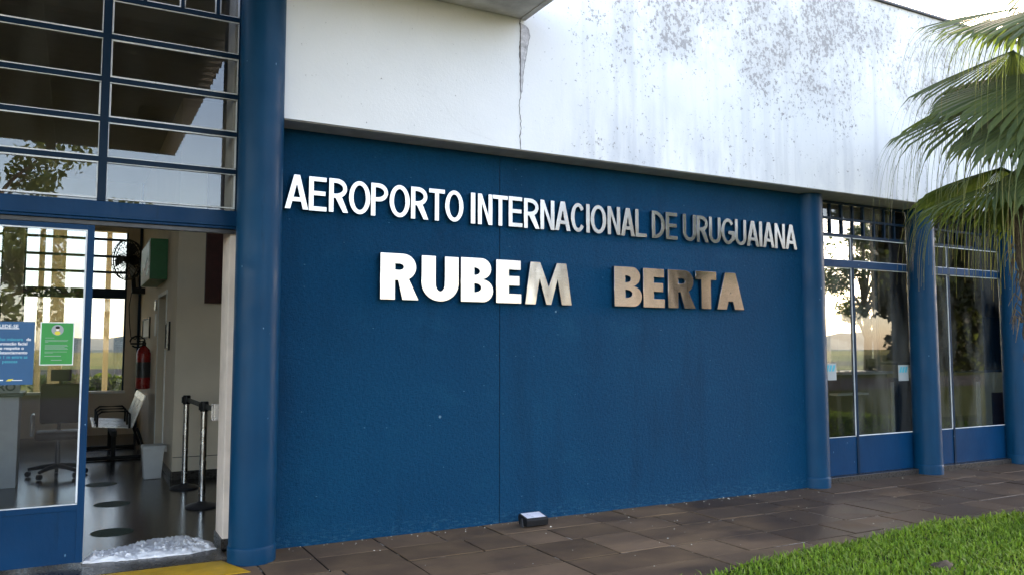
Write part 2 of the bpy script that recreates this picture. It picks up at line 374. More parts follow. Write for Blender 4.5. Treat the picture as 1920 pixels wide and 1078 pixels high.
# lawn grass: one uncountable mesh of blades
def grass_mesh():
    r = np.random.default_rng(3)
    pts = []
    for (n_, x0, x1, y0, y1, h) in ((52000, 3.3, 9.2, -4.6, -1.7, 1.0), (24000, 5.5, 16, -9, -1.8, 1.1), (9000, 3.3, 8, -9, -4, 1.1)):
        x = r.uniform(x0, x1, n_); y = r.uniform(y0, y1, n_)
        e = np.array([lawn_edge(v) for v in x]) + r.normal(0, .025, n_)
        k = y < e; clump = np.array([noise.noise(Vector((a*2.2, b*2.2, 0))) for a, b in zip(x[k], y[k])])
        pts.append(np.stack([x[k], y[k], h*(1 + .4*clump) * r.uniform(.55, 1.35, k.sum())], 1))
    p = np.concatenate(pts); n_ = len(p)
    hgt = .047*p[:, 2]; az = r.uniform(0, 2*np.pi, n_); lean = r.uniform(.1, 1.1, n_); wd = r.uniform(.0030, .0085, n_)
    d = np.stack([np.cos(az), np.sin(az)], 1); s = np.stack([-d[:, 1], d[:, 0]], 1)
    V = np.zeros((n_, 5, 3)); z0 = .008
    for i, (f, wf) in enumerate(((0, 1), (.55, .85))):
        for j, sg in enumerate((-1, 1)):
            V[:, 2*i+j, :2] = p[:, :2] + d*(hgt*lean*f*f)[:, None] + s*(sg*wd*wf)[:, None]
            V[:, 2*i+j, 2] = z0 + hgt*f*(1 - .15*lean*f)
    V[:, 4, :2] = p[:, :2] + d*(hgt*lean)[:, None]; V[:, 4, 2] = z0 + hgt*(1 - .35*lean)
    me = bpy.data.meshes.new('lawn_grass')
    b = 5*np.arange(n_)[:, None]
    quads = (b + np.array([[0, 1, 3, 2]])); tris = (b + np.array([[2, 3, 4]]))
    me.vertices.add(5*n_); me.vertices.foreach_set('co', V.reshape(-1))
    li = np.concatenate([quads.reshape(-1), tris.reshape(-1)]); me.loops.add(len(li)); me.loops.foreach_set('vertex_index', li.astype(np.int32))
    me.polygons.add(2*n_); st = np.concatenate([4*np.arange(n_), 4*n_ + 3*np.arange(n_)]); me.polygons.foreach_set('loop_start', st.astype(np.int32))
    me.update(calc_edges=True)
    t = np.repeat(np.clip(r.normal(.45, .42, n_), 0, 1), 5); a = me.attributes.new('tint', 'FLOAT', 'POINT'); a.data.foreach_set('value', t)
    tp = np.zeros((n_, 5)); dry = (r.random(n_) < .16)*.8 + .12; tp[:, 4] = dry; tp[:, 2:4] = (dry*.6)[:, None]
    a = me.attributes.new('tip', 'FLOAT', 'POINT'); a.data.foreach_set('value', tp.reshape(-1))
    me.materials.append(M['grass']); return me
o = bpy.data.objects.new('lawn_grass', grass_mesh()); COL.objects.link(o)
tag(o, 'short bright green lawn grass beside the brown pavement', 'grass', kind='stuff')

# ------------------------------------------------------------------ terminal building
B = thing('terminal_building', 'low airport terminal with blue wall, white stained fascia, round blue columns and glazed entrance', 'building', (0, 0, 0))
JX = 3.275
fw_ = MB(); fw_.box(1.12, JX-.004, 0, .14, 0, 3.22); fw_.box(JX+.004, 7.10, 0, .14, 0, 3.22)
build('facade_wall', fw_, 'wall', B)
build('expansion_joint', MB().box(JX-.0035, JX+.0035, .012, .13, .002, 3.2), 'crack', B)
build('wall_backing', MB().box(1.12, 7.16, .143, .24, 0, 3.5), 'plaster', B)
FZ, FT, FY = 3.213, 5.53, -.26
fas = build('fascia', MB().box(1.18, 24, FY, .0-.003, FZ, FT), 'white', B)
fas['label'] = 'white rendered fascia blackened by mould on its right half'
build('soffit', MB().box(1.18, 24, FY+.02, .24, FZ-.006, FZ-.0025), 'soffit', B)
build('fascia_lining', MB().box(1.18, 24, .0, .24, FZ, FT), 'plaster', B)
build('roof_flashing', MB().box(1.1, 24.05, FY-.035, .3, FT+.003, FT+.028), 'dgrey', B)
# crack and bare mortar patch below the canopy corner
zs = np.linspace(FZ+.003, 4.36, 120); ck = MB()
pr = None
for z in zs:
    c = 3.338 + .016*noise.noise(Vector((0, 0, z*6))) + .010*noise.noise(Vector((5, 0, z*29))); wd = .0020 + .0050*abs(noise.noise(Vector((9, 0, z*13)))) + .0025*max(0, z-3.7)
    if pr: ck.quad((pr[1]-pr[2], FY-.0035, pr[0]), (pr[1]+pr[2], FY-.0035, pr[0]), (c+wd, FY-.0035, z), (c-wd, FY-.0035, z))
    pr = (z, c, wd)
build('crack', ck, 'crack', fas)
def patch_poly(grow):
    L, Rr = [], []
    for z in np.linspace(3.72, 4.335, 60):
        t = (z-3.72)/.615; wdt = .010 + .074*min(1, t*1.25)**1.5
        if t > .86: wdt *= math.sqrt(max(0, 1-((t-.86)/.14)**2))*.86 + .14
        L.append((3.342 + .003*noise.noise(Vector((1, 0, z*30))) - grow, z)); Rr.append((3.345 + wdt + .013*noise.noise(Vector((4, 0, z*19))) + grow, z))
    return L + Rr[::-1]
build('patch_edge', MB().prism(patch_poly(.004), 'y', FY-.0022, FY-.001), 'crack', fas)
build('mortar_patch', MB().prism(patch_poly(-.001), 'y', FY-.005, FY-.0024), 'mortar', fas)

# columns
def column(x, y, top):
    c = build('column', MB().lathe([(.16, 0), (.16, top*.5), (.16, top)], (x, y, 0), 48), 'column', B, smooth=40)
    build('base_ring', MB().lathe([(.1655, 0), (.167, .10), (.165, .112), (.1602, .118)], (x, y, .0), 48), 'column', c, smooth=40)
for x, y, top in ((1.165, -.235, 4.44), (7.18, .03, FZ-.004), (9.135, .03, FZ-.004), (11.03, .03, FZ-.004), (12.95, .03, FZ-.004), (14.9, .03, FZ-.004), (-3.05, -.235, 4.44)): column(x, y, top)

# canopy
build('canopy_slab', MB().box(-7, 3.33, -1.05, FY-.006, 4.372, 4.50), 'concrete', B)
build('slab_edge', MB().box(3.333, 3.385, -1.09, FY-.009, 4.362, 4.53), 'concrete', B)
cr = MB(); per, amp = .21, .055
ys = [-1.0 - (7.25-1.0)*k/236 for k in range(237)]
for a, b in zip(ys, ys[1:]):
    za, zb = (4.62 + .012*0 + amp*math.sin(2*math.pi*y/per) for y in (a, b))
    cr.quad((-7, a, za), (1.32, a, za), (1.32, b, zb), (-7, b, zb)); cr.quad((-7, a, za+.012), (1.32, a, za+.012), (1.32, b, zb+.012), (-7, b, zb+.012))
    cr.quad((1.32, a, za), (1.32, b, zb), (1.32, b, zb+.012), (1.32, a, za+.012))
build('corrugated_roof', cr, 'corr', B)
for x in (-6.5, -3.05, -.4): build('canopy_beam', MB().box(x-.06, x+.06, -7.1, -1.10, 4.44, 4.55), 'corr', B)

build('canopy_post', MB().lathe([(.12, 0), (.12, 4.44)], (-3.05, -6.9, 0), 24), 'column', B, smooth=40)
build('canopy_post', MB().lathe([(.12, 0), (.12, 4.44)], (-6.5, -6.9, 0), 24), 'column', B, smooth=40)

# entrance glazing above the door
GY = .15
def frame_bars(xs, zs, x0, x1, z0, z1, t, d0=.02, d1=.02, wv=None):
    m = MB()
    for z in zs: m.box(x0, x1, GY-d0, GY+d1, z-t/2, z+t/2)
    for x, a, b, wv_ in xs: m.box(x-wv_/2, x+wv_/2, GY-d0-.003, GY+d1+.003, a, b)
    return m
def putty_rects(rects, t=.009, y0=None):
    m = MB(); y0 = GY-.017 if y0 is None else y0
    for (a, b, c, d) in rects:
        j = lambda: t*rng.uniform(.55, 1.3)
        m.box(a, b, y0, y0+.012, c, c+j()); m.box(a, b, y0, y0+.012, d-j(), d)
        e, f = j(), j(); m.box(a, a+e, y0+.0006, y0+.0116, c+t*1.3, d-t*1.3); m.box(b-f, b, y0+.0006, y0+.0116, c+t*1.3, d-t*1.3)
    return m
zb = [4.05, 3.757, 3.437, 3.142, 2.850]
tr = build('transom_window', frame_bars([(.136, 2.55, 4.40, .056), (-.86, 2.55, 4.40, .056), (-1.86, 2.55, 4.40, .056), (-2.86, 2.55, 4.4, .06), (1.075, 2.55, 4.4, .05)] + [(x, 4.07, 4.4, .026) for x in (.376, .637, .890, -.12, -.37, -.62, -1.11, -1.36, -1.61)], zb + [4.41], -2.87, 1.09, 2.5, 4.4, .036), 'dframe', B)
build('pane', MB().box(-2.86, 1.08, GY-.002, GY+.003, 2.55, 4.40), 'glass', tr)
cells = []
zz = [2.545] + zb[::-1]
for i in range(5):
    for a, b in ((-1.832, -.888), (-.832, .108), (.164, 1.05)): cells.append((a, b, zz[i]+.019, zz[i+1]-.019))
for a, b in ((.164, .363), (.389, .624), (.650, .877), (.903, 1.05), (-.107, .108), (-.357, -.133)): cells.append((a, b, 4.069, 4.392))
build('putty', putty_rects(cells), 'putty', tr)
bm_ = MB().box(-2.88, 1.10, GY-.045, GY+.06, 2.425, 2.543); bm_.box(-2.88, 1.10, GY-.03, GY+.05, 2.405, 2.4245)
build('door_lintel', bm_, 'frame', B, bevel=.004)
build('door_track', MB().box(-2.88, 1.06, GY+.0, GY+.05, 2.375, 2.4045), 'dgrey', B)
def leaf(x0, x1, y, handle=True):
    st = .045; m = MB()
    m.box(x0, x0+st, y-.018, y+.018, .03, 2.372); m.box(x1-st, x1, y-.018, y+.018, .03, 2.372)
    m.box(x0+st, x1-st, y-.017, y+.017, 2.335, 2.371); m.box(x0+st, x1-st, y-.017, y+.017, .385, .425)
    d = build('sliding_door', m, 'frame', B, bevel=.002)
    build('kick_panel', MB().box(x0+st, x1-st, y-.010, y+.010, .031, .384), 'frame', d)
    build('pane', MB().box(x0+st-.002, x1-st+.002, y-.002, y+.003, .426, 2.334), 'glass', d)
    build('putty', putty_rects([(x0+st, x1-st, .4255, 2.3345)], .009, y-.016), 'putty', d)
    if handle: build('door_lock', MB().box(x1-.036, x1-.010, y+.018, y+.035, 1.02, 1.16), 'black', d, bevel=.003)
    return d
leaf(-.93, .104, .165); leaf(-1.98, -.935, .20, False); leaf(-2.86, -1.985, .165, False)
build('threshold', MB().box(-2.9, 1.02, -.145, .26, -.03, .006), 'sill', B)

# interior of the lobby
build('door_jamb', MB().box(1.032, 1.17, .20, .53, .0, 4.43), 'jamb', B, bevel=.006)
build('jamb_base', MB().box(1.022, 1.165, .19, .535, .0, .075), 'sill', B)
XW, YF = 1.035, 3.80
iw = MB()
iw.box(XW, 1.20, YF+.16, 4.95, .002, 4.449); iw.box(XW, 1.20, 6.03, 9.6, .002, 4.449); iw.box(XW, 1.20, 4.9501, 6.0299, 2.2, 4.449)
iw.box(XW, 7.1, YF, YF+.1599, .002, 4.449)
build('inner_wall', iw, 'plaster', B)
for q in ((1.20, 2.2, 6.5, 6.6, .003, 2.6), (-7.15, -7.0, .1, 9.75, 0, 4.449), (7.17, 7.32, .26, 5.0, .002, 4.449), (7.17, 7.32, 5.201, 9.6, .002, 4.449), (-7.0, -2.9, .1, .24, 0, 4.449), (19.5, 19.65, .26, 5.15, 0, 4.449)):
    build('inner_wall', MB().box(*q), 'plaster', B)
build('door_casing', MB().box(XW-.012, XW, 4.90, 4.95, .002, 2.25).box(XW-.012, XW, 6.03, 6.08, .002, 2.25).box(XW-.012, XW, 4.95, 6.03, 2.2, 2.25), 'ceilw', B)
build('skirting', MB().box(XW+.002, 7.0, YF-.012, YF, .002, .10).box(XW-.0125, XW-.0005, YF-.012, 4.898, .002, .10).box(XW+.004, 7.0, YF-.008, YF-.0005, .255, .262), 'sill', B)
build('ceiling', MB().box(-7.1, 7.24, .245, 9.8, 4.45, 4.62).box(7.245, 19.7, .245, 5.2, 4.45, 4.62), 'ceil', B)
# rear wall with tall windows towards the airfield
wx = [(-.79, .80), (-2.95, -1.09), (-5.2, -3.3)]
rw = MB(); edges = sorted([(-7.1, None)] + wx)
rw.box(-7.1, 1.19, 9.6, 9.8, 3.56, 4.449); rw.box(-7.1, 1.19, 9.6, 9.8, 0, .75); rw.box(1.19, 7.3, 9.6, 9.8, 0, 4.449)
for a, b in ((.80, 1.19), (-1.09, -.79), (-3.3, -2.95), (-7.1, -5.2)): rw.box(a, b, 9.6, 9.8, .75, 3.56)
build('rear_wall', rw, 'plaster', B)
for a, b in wx:
    m = MB()
    for z in (3.42, 3.12, 2.84): m.box(a+.03, b-.03, 9.66, 9.69, z-.022, z+.022)
    m.box(a+.03, b-.03, 9.62, 9.70, 2.38, 2.55); m.box(a, a+.03, 9.65, 9.70, .75, 3.56); m.box(b-.03, b, 9.65, 9.70, .75, 3.56)
    wf = build('rear_window', m, 'dframe', B)
    build('pane', MB().box(a+.01, b-.01, 9.672, 9.676, .76, 3.55), 'grey_glass', wf)
    build('window_sill', MB().box(a-.02, b+.02, 9.52, 9.599, .72, .765), 'wpaint', wf, bevel=.004)
build('corner_post', MB().box(.985, XW-.013, 9.50, 9.599, .002, 4.449), 'dframe', B)
rp = MB()
for x in (-2.9, -1.62, -.62, .585): rp.box(x-.05, x+.05, 12.4, 12.5, 0, 4.2)
build('porch_post', MB().box(-.45, -.20, 12.6, 12.85, 0, 4.1), 'cream', B)
build('porch_post', rp, 'cream', B)
build('porch_roof', MB().box(-7.1, 1.4, 9.81, 13.2, 4.2, 4.35), 'plaster', B)
# right wing: rear wall with opening
rr = MB(); rr.box(7.33, 11.0, 5.0, 5.2, 0, 4.449); rr.box(14.93, 19.6, 5.0, 5.2, 0, 4.449); rr.box(11.0, 14.93, 5.0, 5.2, 4.2, 4.449); rr.box(11.0, 14.93, 5.0, 5.2, 0, .80)
build('rear_wall', rr, 'brownwall', B)
rwn = build('rear_window', MB().box(11.0, 14.93, 5.05, 5.1, 4.16, 4.199).box(11.0, 14.93, 5.05, 5.1, .801, .85).box(11.0, 11.03, 5.05, 5.1, .85, 4.16).box(14.9, 14.93, 5.05, 5.1, .85, 4.16), 'dframe', B)
build('pane', MB().box(11.0, 14.93, 5.07, 5.075, .852, 4.158), 'glass', rwn)
struct('floor', MB().box(-7.0, 1.034, .262, 9.6, -.03, .003).box(1.034, 7.1, .262, YF, -.03, .003).box(7.33, 19.5, .262, 5.0, -.03, .003).box(1.2, 6, 4.0, 9.6, -.03, .003), 'floor')

# right glazed bays
def bay(x0, x1, xm, sx):
    m = MB()
    for z, t in ((3.19, .03), (3.005, .026), (2.811, .034)): m.box(x0, x1, GY-.02, GY+.02, z-t/2, z+t/2)
    for x in sx: m.box(x-.012, x+.012, GY-.021, GY+.021, 2.828, 3.175)
    m.box(xm-.018, xm+.018, GY-.022, GY+.022, .065, 2.435); m.box(xm-.013, xm+.013, GY-.022, GY+.022, 2.525, 2.79)
    f = build('glazed_bay', m, 'dframe', B)
    build('transom_rail', MB().box(x0, x1, GY-.032, GY+.04, 2.438, 2.522), 'frame', f, bevel=.003)
    kp = MB(); kp.box(x0, xm-.019, GY-.012, GY+.012, .066, .49); kp.box(xm+.019, x1, GY-.012, GY+.012, .066, .49)
    build('kick_panel', kp, 'frame', f)
    build('pane', MB().box(x0, x1, GY-.0021, GY+.0029, .491, 3.17), 'grey_glass', f)
    x0, x1 = x0-.012, x1+.012; cs = [(x0, xm-.018, .4905, 2.437), (xm+.018, x1, .4905, 2.437), (x0, xm-.013, 2.523, 2.793), (xm+.013, x1, 2.523, 2.793)]
    build('putty', putty_rects(cs, .007), 'putty', f)
    build('kerb', MB().box(x0-.1, x1+.1, .045, .262, -.02, .064), 'sill', f, bevel=.004)
bay(7.285, 9.03, 8.022, (7.669, 7.866, 8.057, 8.244, 8.428, 8.617, 8.802))
bay(9.24, 10.925, 9.822, (9.47, 9.66, 9.85, 10.04, 10.23, 10.42, 10.61, 10.8))
bay(11.135, 12.845, 11.9, (11.37, 11.56, 11.75, 11.94, 12.13, 12.32, 12.51, 12.7))
bay(13.055, 14.79, 13.9, (13.29, 13.48, 13.67, 13.86, 14.05, 14.24, 14.43, 14.6))
build('facade_wall', MB().box(15.0, 24, 0, .24, 0, 3.21), 'wall', B)

# yellow painted strip in front of the door
yl = MB(); yl.prism([(-2.6, -.165), (.972, -.165), (1.10, -.56), (-2.6, -.56)], 'z', .0035, .0075)
struct('painted_strip', yl, 'yellow')

# ------------------------------------------------------------------ steel letters
def ell(cx, cy, rx, ry, a0, a1, n=22): return [(cx + rx*math.cos(R(a0+(a1-a0)*k/n)), cy + ry*math.sin(R(a0+(a1-a0)*k/n))) for k in range(n+1)]
def glyph(ch, w, h, tv, th):
    if ch == 'I': return [[(0,0),(w,0),(w,h),(0,h)]]
    if ch == 'L': return [[(0,0),(w,0),(w,th),(tv,th),(tv,h),(0,h)]]
    if ch == 'T': c = w/2; return [[(c-tv/2,0),(c+tv/2,0),(c+tv/2,h-th),(w,h-th),(w,h),(0,h),(0,h-th),(c-tv/2,h-th)]]
    if ch == 'E': m = h*.52; return [[(0,0),(w,0),(w,th),(tv,th),(tv,m-th/2),(w*.93,m-th/2),(w*.93,m+th/2),(tv,m+th/2),(tv,h-th),(w*.98,h-th),(w*.98,h),(0,h)]]
    if ch == 'N': d = tv*1.12; return [[(0,0),(tv,0),(tv,h-d*1.9),(w-tv,0),(w,0),(w,h),(w-tv,h),(w-tv,d*1.9),(tv,h),(0,h)]]
    if ch == 'M':
        c = w/2; q = w*.115
        return [[(0,0),(tv*.92,0),(q+tv*.80,h*.60),(c-tv*.22,0),(c+tv*.22,0),(w-q-tv*.80,h*.60),(w-tv*.92,0),(w,0),(w-q,h),(w-q-tv*.86,h),(c,h*.42),(q+tv*.86,h),(q,h)]]
    if ch == 'A':
        c = w/2; tp = tv*.60; s_ = (c-tp)/h; inn = tv*1.10
        ca, cb = h*.22, h*.22+th*.95
        def xi(z): return inn + s_*z
        ap = min(h-th*.9, (c-inn)/s_*.98)
        return [[(0,0),(inn,0),(xi(ca),ca),(w-xi(ca),ca),(w-inn,0),(w,0),(c+tp,h),(c-tp,h)], [(xi(cb),cb),(w-xi(cb),cb),(c+.002,ap),(c-.002,ap)]]
    if ch == 'O': return [ell(w/2,h/2,w/2,h/2,0,360,44)[:-1], ell(w/2,h/2,w/2-tv,h/2-th,0,360,44)[:-1]]
    if ch in 'CG':
        a = 38; o_ = ell(w/2,h/2,w/2,h/2,a,360-(a if ch == 'C' else 6),40)
        if ch == 'C':
            i_ = ell(w/2,h/2,w/2-tv,h/2-th,360-a,a,40); return [o_ + i_]
        i_ = ell(w/2,h/2,w/2-tv,h/2-th,312,a,34)
        o_ = ell(w/2,h/2,w/2,h/2,a,312,36) + [(w,h*.16),(w,h*.52),(w*.54,h*.52),(w*.54,h*.52-th),(w-tv,h*.52-th),(w-tv,h*.24)]
        return [o_ + i_]
    if ch == 'D': r = min(w-tv, h/2)*.98; return [[(0,0),(w-r,0)] + ell(w-r,h/2,r,h/2,-90,90,24) + [(0,h)], [(tv,th),(w-r,th)] + ell(w-r,h/2,r-tv,h/2-th,-90,90,24) + [(tv,h-th)]]
    if ch == 'U': r = w/2; b = min(r*1.05, h*.4); return [[(0,h)] + [(0,b)] + ell(r,b,r,b,180,360,28) + [(w,h),(w-tv,h),(w-tv,b)] + ell(r,b,r-tv,b-th,0,-180,24) + [(tv,h)]]
    if ch in 'PR':
        m = h*(.44 if ch == 'P' else .42); bh = h-m; r = bh/2; rx = min(r*1.05, (w-tv)*.8); bw = w if ch == 'P' else w*.93
        bowl = ell(bw-rx, m+r, rx, r, -90, 90, 20)
        xr = bw-tv*.86; rh = min(xr-tv, (r-th)*1.5); hole = [(tv, m+th)] + ell(xr-rh, m+r, rh, r-th, -90, 90, 16) + [(tv, h-th)]
        if ch == 'P': out = [(0,0),(tv,0),(tv,m)] + bowl + [(0,h)]
        else: out = [(0,0),(tv,0),(tv,m),(tv+.12*(w-tv),m),(w-tv*1.12,0),(w,0),(bw*.62+tv*.45,m+.015*h)] + ell(bw-rx, m+r, rx, r, -62, 90, 20) + [(0,h)]
        return [out, hole]
    if ch == 'B':
        m = h*.515; r1 = (h-m)/2; r0 = m/2; x1 = w*.94
        rx1, rx0 = min(r1*1.05, (w-tv)*.75), min(r0*1.05, (w-tv)*.78)
        out = [(0,0)] + ell(w-rx0, r0, rx0, r0, -90, 82, 20) + ell(x1-rx1, m+r1, rx1, r1, -82, 90, 20) + [(0,h)]
        q0 = (m-th*1.42)/2; e0 = min(w-tv*1.9, q0*1.7); h0 = [(tv, th)] + ell(w-tv*.9-e0, th+q0, e0, q0, -90, 90, 14) + [(tv, th+2*q0)]
        q1 = (h-m-th*1.42)/2; e1 = min(x1-tv*1.86, q1*1.7); h1 = [(tv, m+th*.42)] + ell(x1-tv*.86-e1, m+th*.42+q1, e1, q1, -90, 90, 14) + [(tv, m+th*.42+2*q1)]
        return [out, h0, h1]
def outline_mesh(name, loops, depth, mat, bevel=.0012):
    cu = bpy.data.curves.new(name, 'CURVE'); cu.dimensions = '2D'; cu.fill_mode = 'BOTH'; cu.extrude = depth/2-bevel; cu.bevel_depth = bevel; cu.bevel_resolution = 1; cu.offset = -bevel
    for lp in loops:
        sp = cu.splines.new('POLY'); sp.points.add(len(lp)-1)
        for p, q in zip(sp.points, lp): p.co = (q[0], q[1], 0, 1)
        sp.use_cyclic_u = True
    ob = bpy.data.objects.new(name, cu); COL.objects.link(ob); bpy.context.view_layer.update()
    me = bpy.data.meshes.new_from_object(ob.evaluated_get(bpy.context.evaluated_depsgraph_get()))
    bpy.data.objects.remove(ob); bpy.data.curves.remove(cu)
    me.transform(Matrix.Rotation(R(90), 4, 'X')); me.name = name
    me.materials.clear(); me.materials.append(M[mat])
    return me
def text_mesh(name, s, size, mat, bold=.0, depth=.0006, align='LEFT'):
    cu = bpy.data.curves.new(name, 'FONT'); cu.body = s; cu.size = size; cu.extrude = depth; cu.offset = bold; cu.align_x = align
    ob = bpy.data.objects.new(name, cu); COL.objects.link(ob); bpy.context.view_layer.update()
    me = bpy.data.meshes.new_from_object(ob.evaluated_get(bpy.context.evaluated_depsgraph_get()))
    bpy.data.objects.remove(ob); bpy.data.curves.remove(cu)
    me.transform(Matrix.Rotation(R(90), 4, 'X')); me.materials.clear(); me.materials.append(M[mat]); return me
def put(name, me, loc, parent=None):
    o = bpy.data.objects.new(name, me); COL.objects.link(o)
    if parent: o.parent = parent; o.location = Vector(loc) - world_loc(parent)
    else: o.location = loc
    return o

ORD = ('first', 'second', 'third', 'fourth', 'fifth', 'sixth', 'seventh', 'eighth', 'ninth', 'tenth', 'eleventh', 'twelfth', 'thirteenth')
TOP = [('AEROPORTO', [(1.388,1.57),(1.572,1.714),(1.731,1.889),(1.893,2.071),(2.076,2.221),(2.234,2.411),(2.421,2.578),(2.582,2.727),(2.730,2.901)]),
       ('INTERNACIONAL', [(2.971,3.014),(3.038,3.180),(3.184,3.333),(3.341,3.481),(3.496,3.658),(3.666,3.815),(3.82,3.988),(3.993,4.150),(4.161,4.201),(4.211,4.388),(4.403,4.55),(4.558,4.722),(4.729,4.865)]),
       ('DE', [(4.93,5.088),(5.103,5.248)]),
       ('URUGUAIANA', [(5.32,5.488),(5.497,5.655),(5.662,5.818),(5.827,6.009),(6.015,6.172),(6.176,6.352),(6.357,6.4),(6.410,6.578),(6.584,6.736),(6.741,6.918)])]
LOW = [('the first large word', [(2.16,2.494),(2.518,2.856),(2.877,3.185),(3.214,3.465),(3.503,3.993)], 'RUBEM'), ('the second large word', [(4.47,4.793),(4.811,5.07),(5.114,5.462),(5.466,5.738),(5.745,6.114)], 'BERTA')]
for wd, sp in TOP:
    cnt = {}
    for k, (ch, (a, b)) in enumerate(zip(wd, sp)):
        cnt[ch] = cnt.get(ch, 0) + 1
        me = outline_mesh('sign_letter', glyph(ch, b-a, .270, .039, .036), .034, 'steel')
        o = put('sign_letter', me, (a, -.012-.017, 2.570 + rng.uniform(-.002, .002)))
        rep = wd.count(ch) > 1
        tag(o, f'small steel letter {ch} on blue wall, {ORD[cnt[ch]-1]+" "+ch if rep else "only "+ch} in the word {wd}', 'letter', 'small steel letters of the upper line')
for wlab, sp, wd in LOW:
    for k, (ch, (a, b)) in enumerate(zip(wd, sp)):
        me = outline_mesh('sign_letter', glyph(ch, b-a, .377, .128 if ch not in 'MA' else .118, .084), .040, 'steel2', .0016)
        o = put('sign_letter', me, (a, -.012-.020, 1.895 + rng.uniform(-.003, .003)))
        lk = {'R': 'grey' if wd == 'BERTA' else 'silvery'}.get(ch, 'tan-tinted' if wd == 'BERTA' else 'silvery')
        tag(o, f'big bold {lk} steel letter {ch}, {ORD[k]} letter of the {"left" if wd == "RUBEM" else "right"} word in lower line', 'letter', 'big steel letters of the lower line')

# ------------------------------------------------------------------ floor lamp box at the wall foot
L = thing('wall_floodlight', 'small black floodlight box with pale glass top at the foot of blue wall', 'light', (3.50, -.13, 0))
fl = MB().prism([(-.285, .012), (-.15, .012), (-.13, .07), (-.145, .098), (-.275, .078), (-.288, .062)], 'x', 3.385, 3.595)
build('housing', fl, 'black', L, bevel=.006)
build('lens', MB().prism([(-.268, .0795), (-.152, .0985), (-.152, .1005), (-.268, .0815)], 'x', 3.40, 3.58), 'lens', L)
build('bracket', MB().prism([(-.24, .001), (-.19, .001), (-.205, .07), (-.225, .07)], 'x', 3.373, 3.383), 'dgrey', L, bevel=.002)
build('bracket', MB().prism([(-.24, .001), (-.19, .001), (-.205, .07), (-.225, .07)], 'x', 3.597, 3.607), 'dgrey', L, bevel=.002)
build('cable', MB().tube([(3.49, -.14, .04), (3.50, -.09, .02), (3.53, -.05, .012), (3.60, -.02, .010), (3.66, -.004, .03)], .006, 6), 'black', L, smooth=60)

# white crumpled cloth on the threshold
cm = MB(); nu, nv = 90, 44
outline = [(0, .19, .23), (.1, .18, .41), (.25, .155, .50), (.42, .14, .60), (.55, .13, .70), (.8, .125, .70), (.85, .15, .60), (1, .20, .40)]
def lerp_o(u):
    for p, q in zip(outline, outline[1:]):
        if u <= q[0]: t = (u-p[0])/(q[0]-p[0]); return p[1]+(q[1]-p[1])*t, p[2]+(q[2]-p[2])*t
    return outline[-1][1:]
for iu in range(nu+1):
    for iv in range(nv+1):
        u, v = iu/nu, iv/nv; lo, hi = lerp_o(u); x = .10 + .89*u; y = lo + (hi-lo)*v
        p = Vector((x*9, y*9, 0)); e = min(u, 1-u, v*.6, (1-v)*.6)*12; e = min(1, max(0, e))
        h = (.012 + .030*abs(noise.noise(p)) + .022*abs(noise.noise(p*2.7)) + .016*abs(noise.noise(p*6)))*(.25+.75*e) + .012*noise.noise(p*11)*e
        x += .012*noise.noise(p*3 + Vector((7,0,0))); y += .018*noise.noise(p*3 + Vector((0,9,0)))
        cm.v.append((x, y, .010 + max(.001, h)))
for iu in range(nu):
    for iv in range(nv): a = iu*(nv+1)+iv; cm.f.append((a, a+nv+1, a+nv+2, a+1)); cm.t.append(0)
nb = len(cm.v); rim = [iv for iv in range(nv+1)] + [iu*(nv+1)+nv for iu in range(1, nu+1)] + [nu*(nv+1)+iv for iv in range(nv-1, -1, -1)] + [iu*(nv+1) for iu in range(nu-1, 0, -1)]
for r_ in rim: x, y, z = cm.v[r_]; cm.v.append((x, y, .0075))
for k in range(len(rim)): cm.f.append((rim[k], rim[(k+1) % len(rim)], nb+(k+1) % len(rim), nb+k)); cm.t.append(0)
tag(build('floor_cloth', cm, 'cloth', smooth=60), 'crumpled white cloth lying across the open doorway threshold', 'cloth')

# green round floor stickers
for (x, y, lab) in ((.33, 1.20, 'dark green round floor sticker nearest the doorway'), (.38, 2.54, 'dark green round floor sticker between two others, second from the doorway'), (.324, 3.86, 'dark green round floor sticker farthest inside the lobby')):
    tag(build('floor_sticker', MB().lathe([(.16, 0), (.16, .0015)], (x, y, .004), 40), 'sticker_green'), lab, 'sticker', 'green round stickers on the lobby floor')

# fallen grit and petals along the wall foot
gb = MB(); gr = random.Random(31)
for k in range(230):
    if k < 120: x, y = gr.uniform(1.4, 7.4), -abs(gr.gauss(0, .05)) - .012
    else: x, y = gr.uniform(1.4, 10), gr.uniform(-2.0, -.05)
    sz = gr.uniform(.003, .009)*(1 if k % 9 else 1.6); a = gr.uniform(0, 6.28); c_, s_ = math.cos(a)*sz, math.sin(a)*sz
    i = len(gb.v); gb.v += [(x-c_, y-s_, .0), (x+s_*.6, y-c_*.6, .0), (x+c_, y+s_, .0), (x-s_*.6, y+c_*.6, .0), (x, y, sz*.8)]
    for q in ((0, 1, 4), (1, 2, 4), (2, 3, 4), (3, 0, 4), (3, 2, 1, 0)): gb.f.append(tuple(i+m_ for m_ in q)); gb.t.append(0)
tag(build('fallen_grit', gb, 'grit'), 'pale grit and fallen petals scattered on the brown pavement', 'debris', kind='stuff')

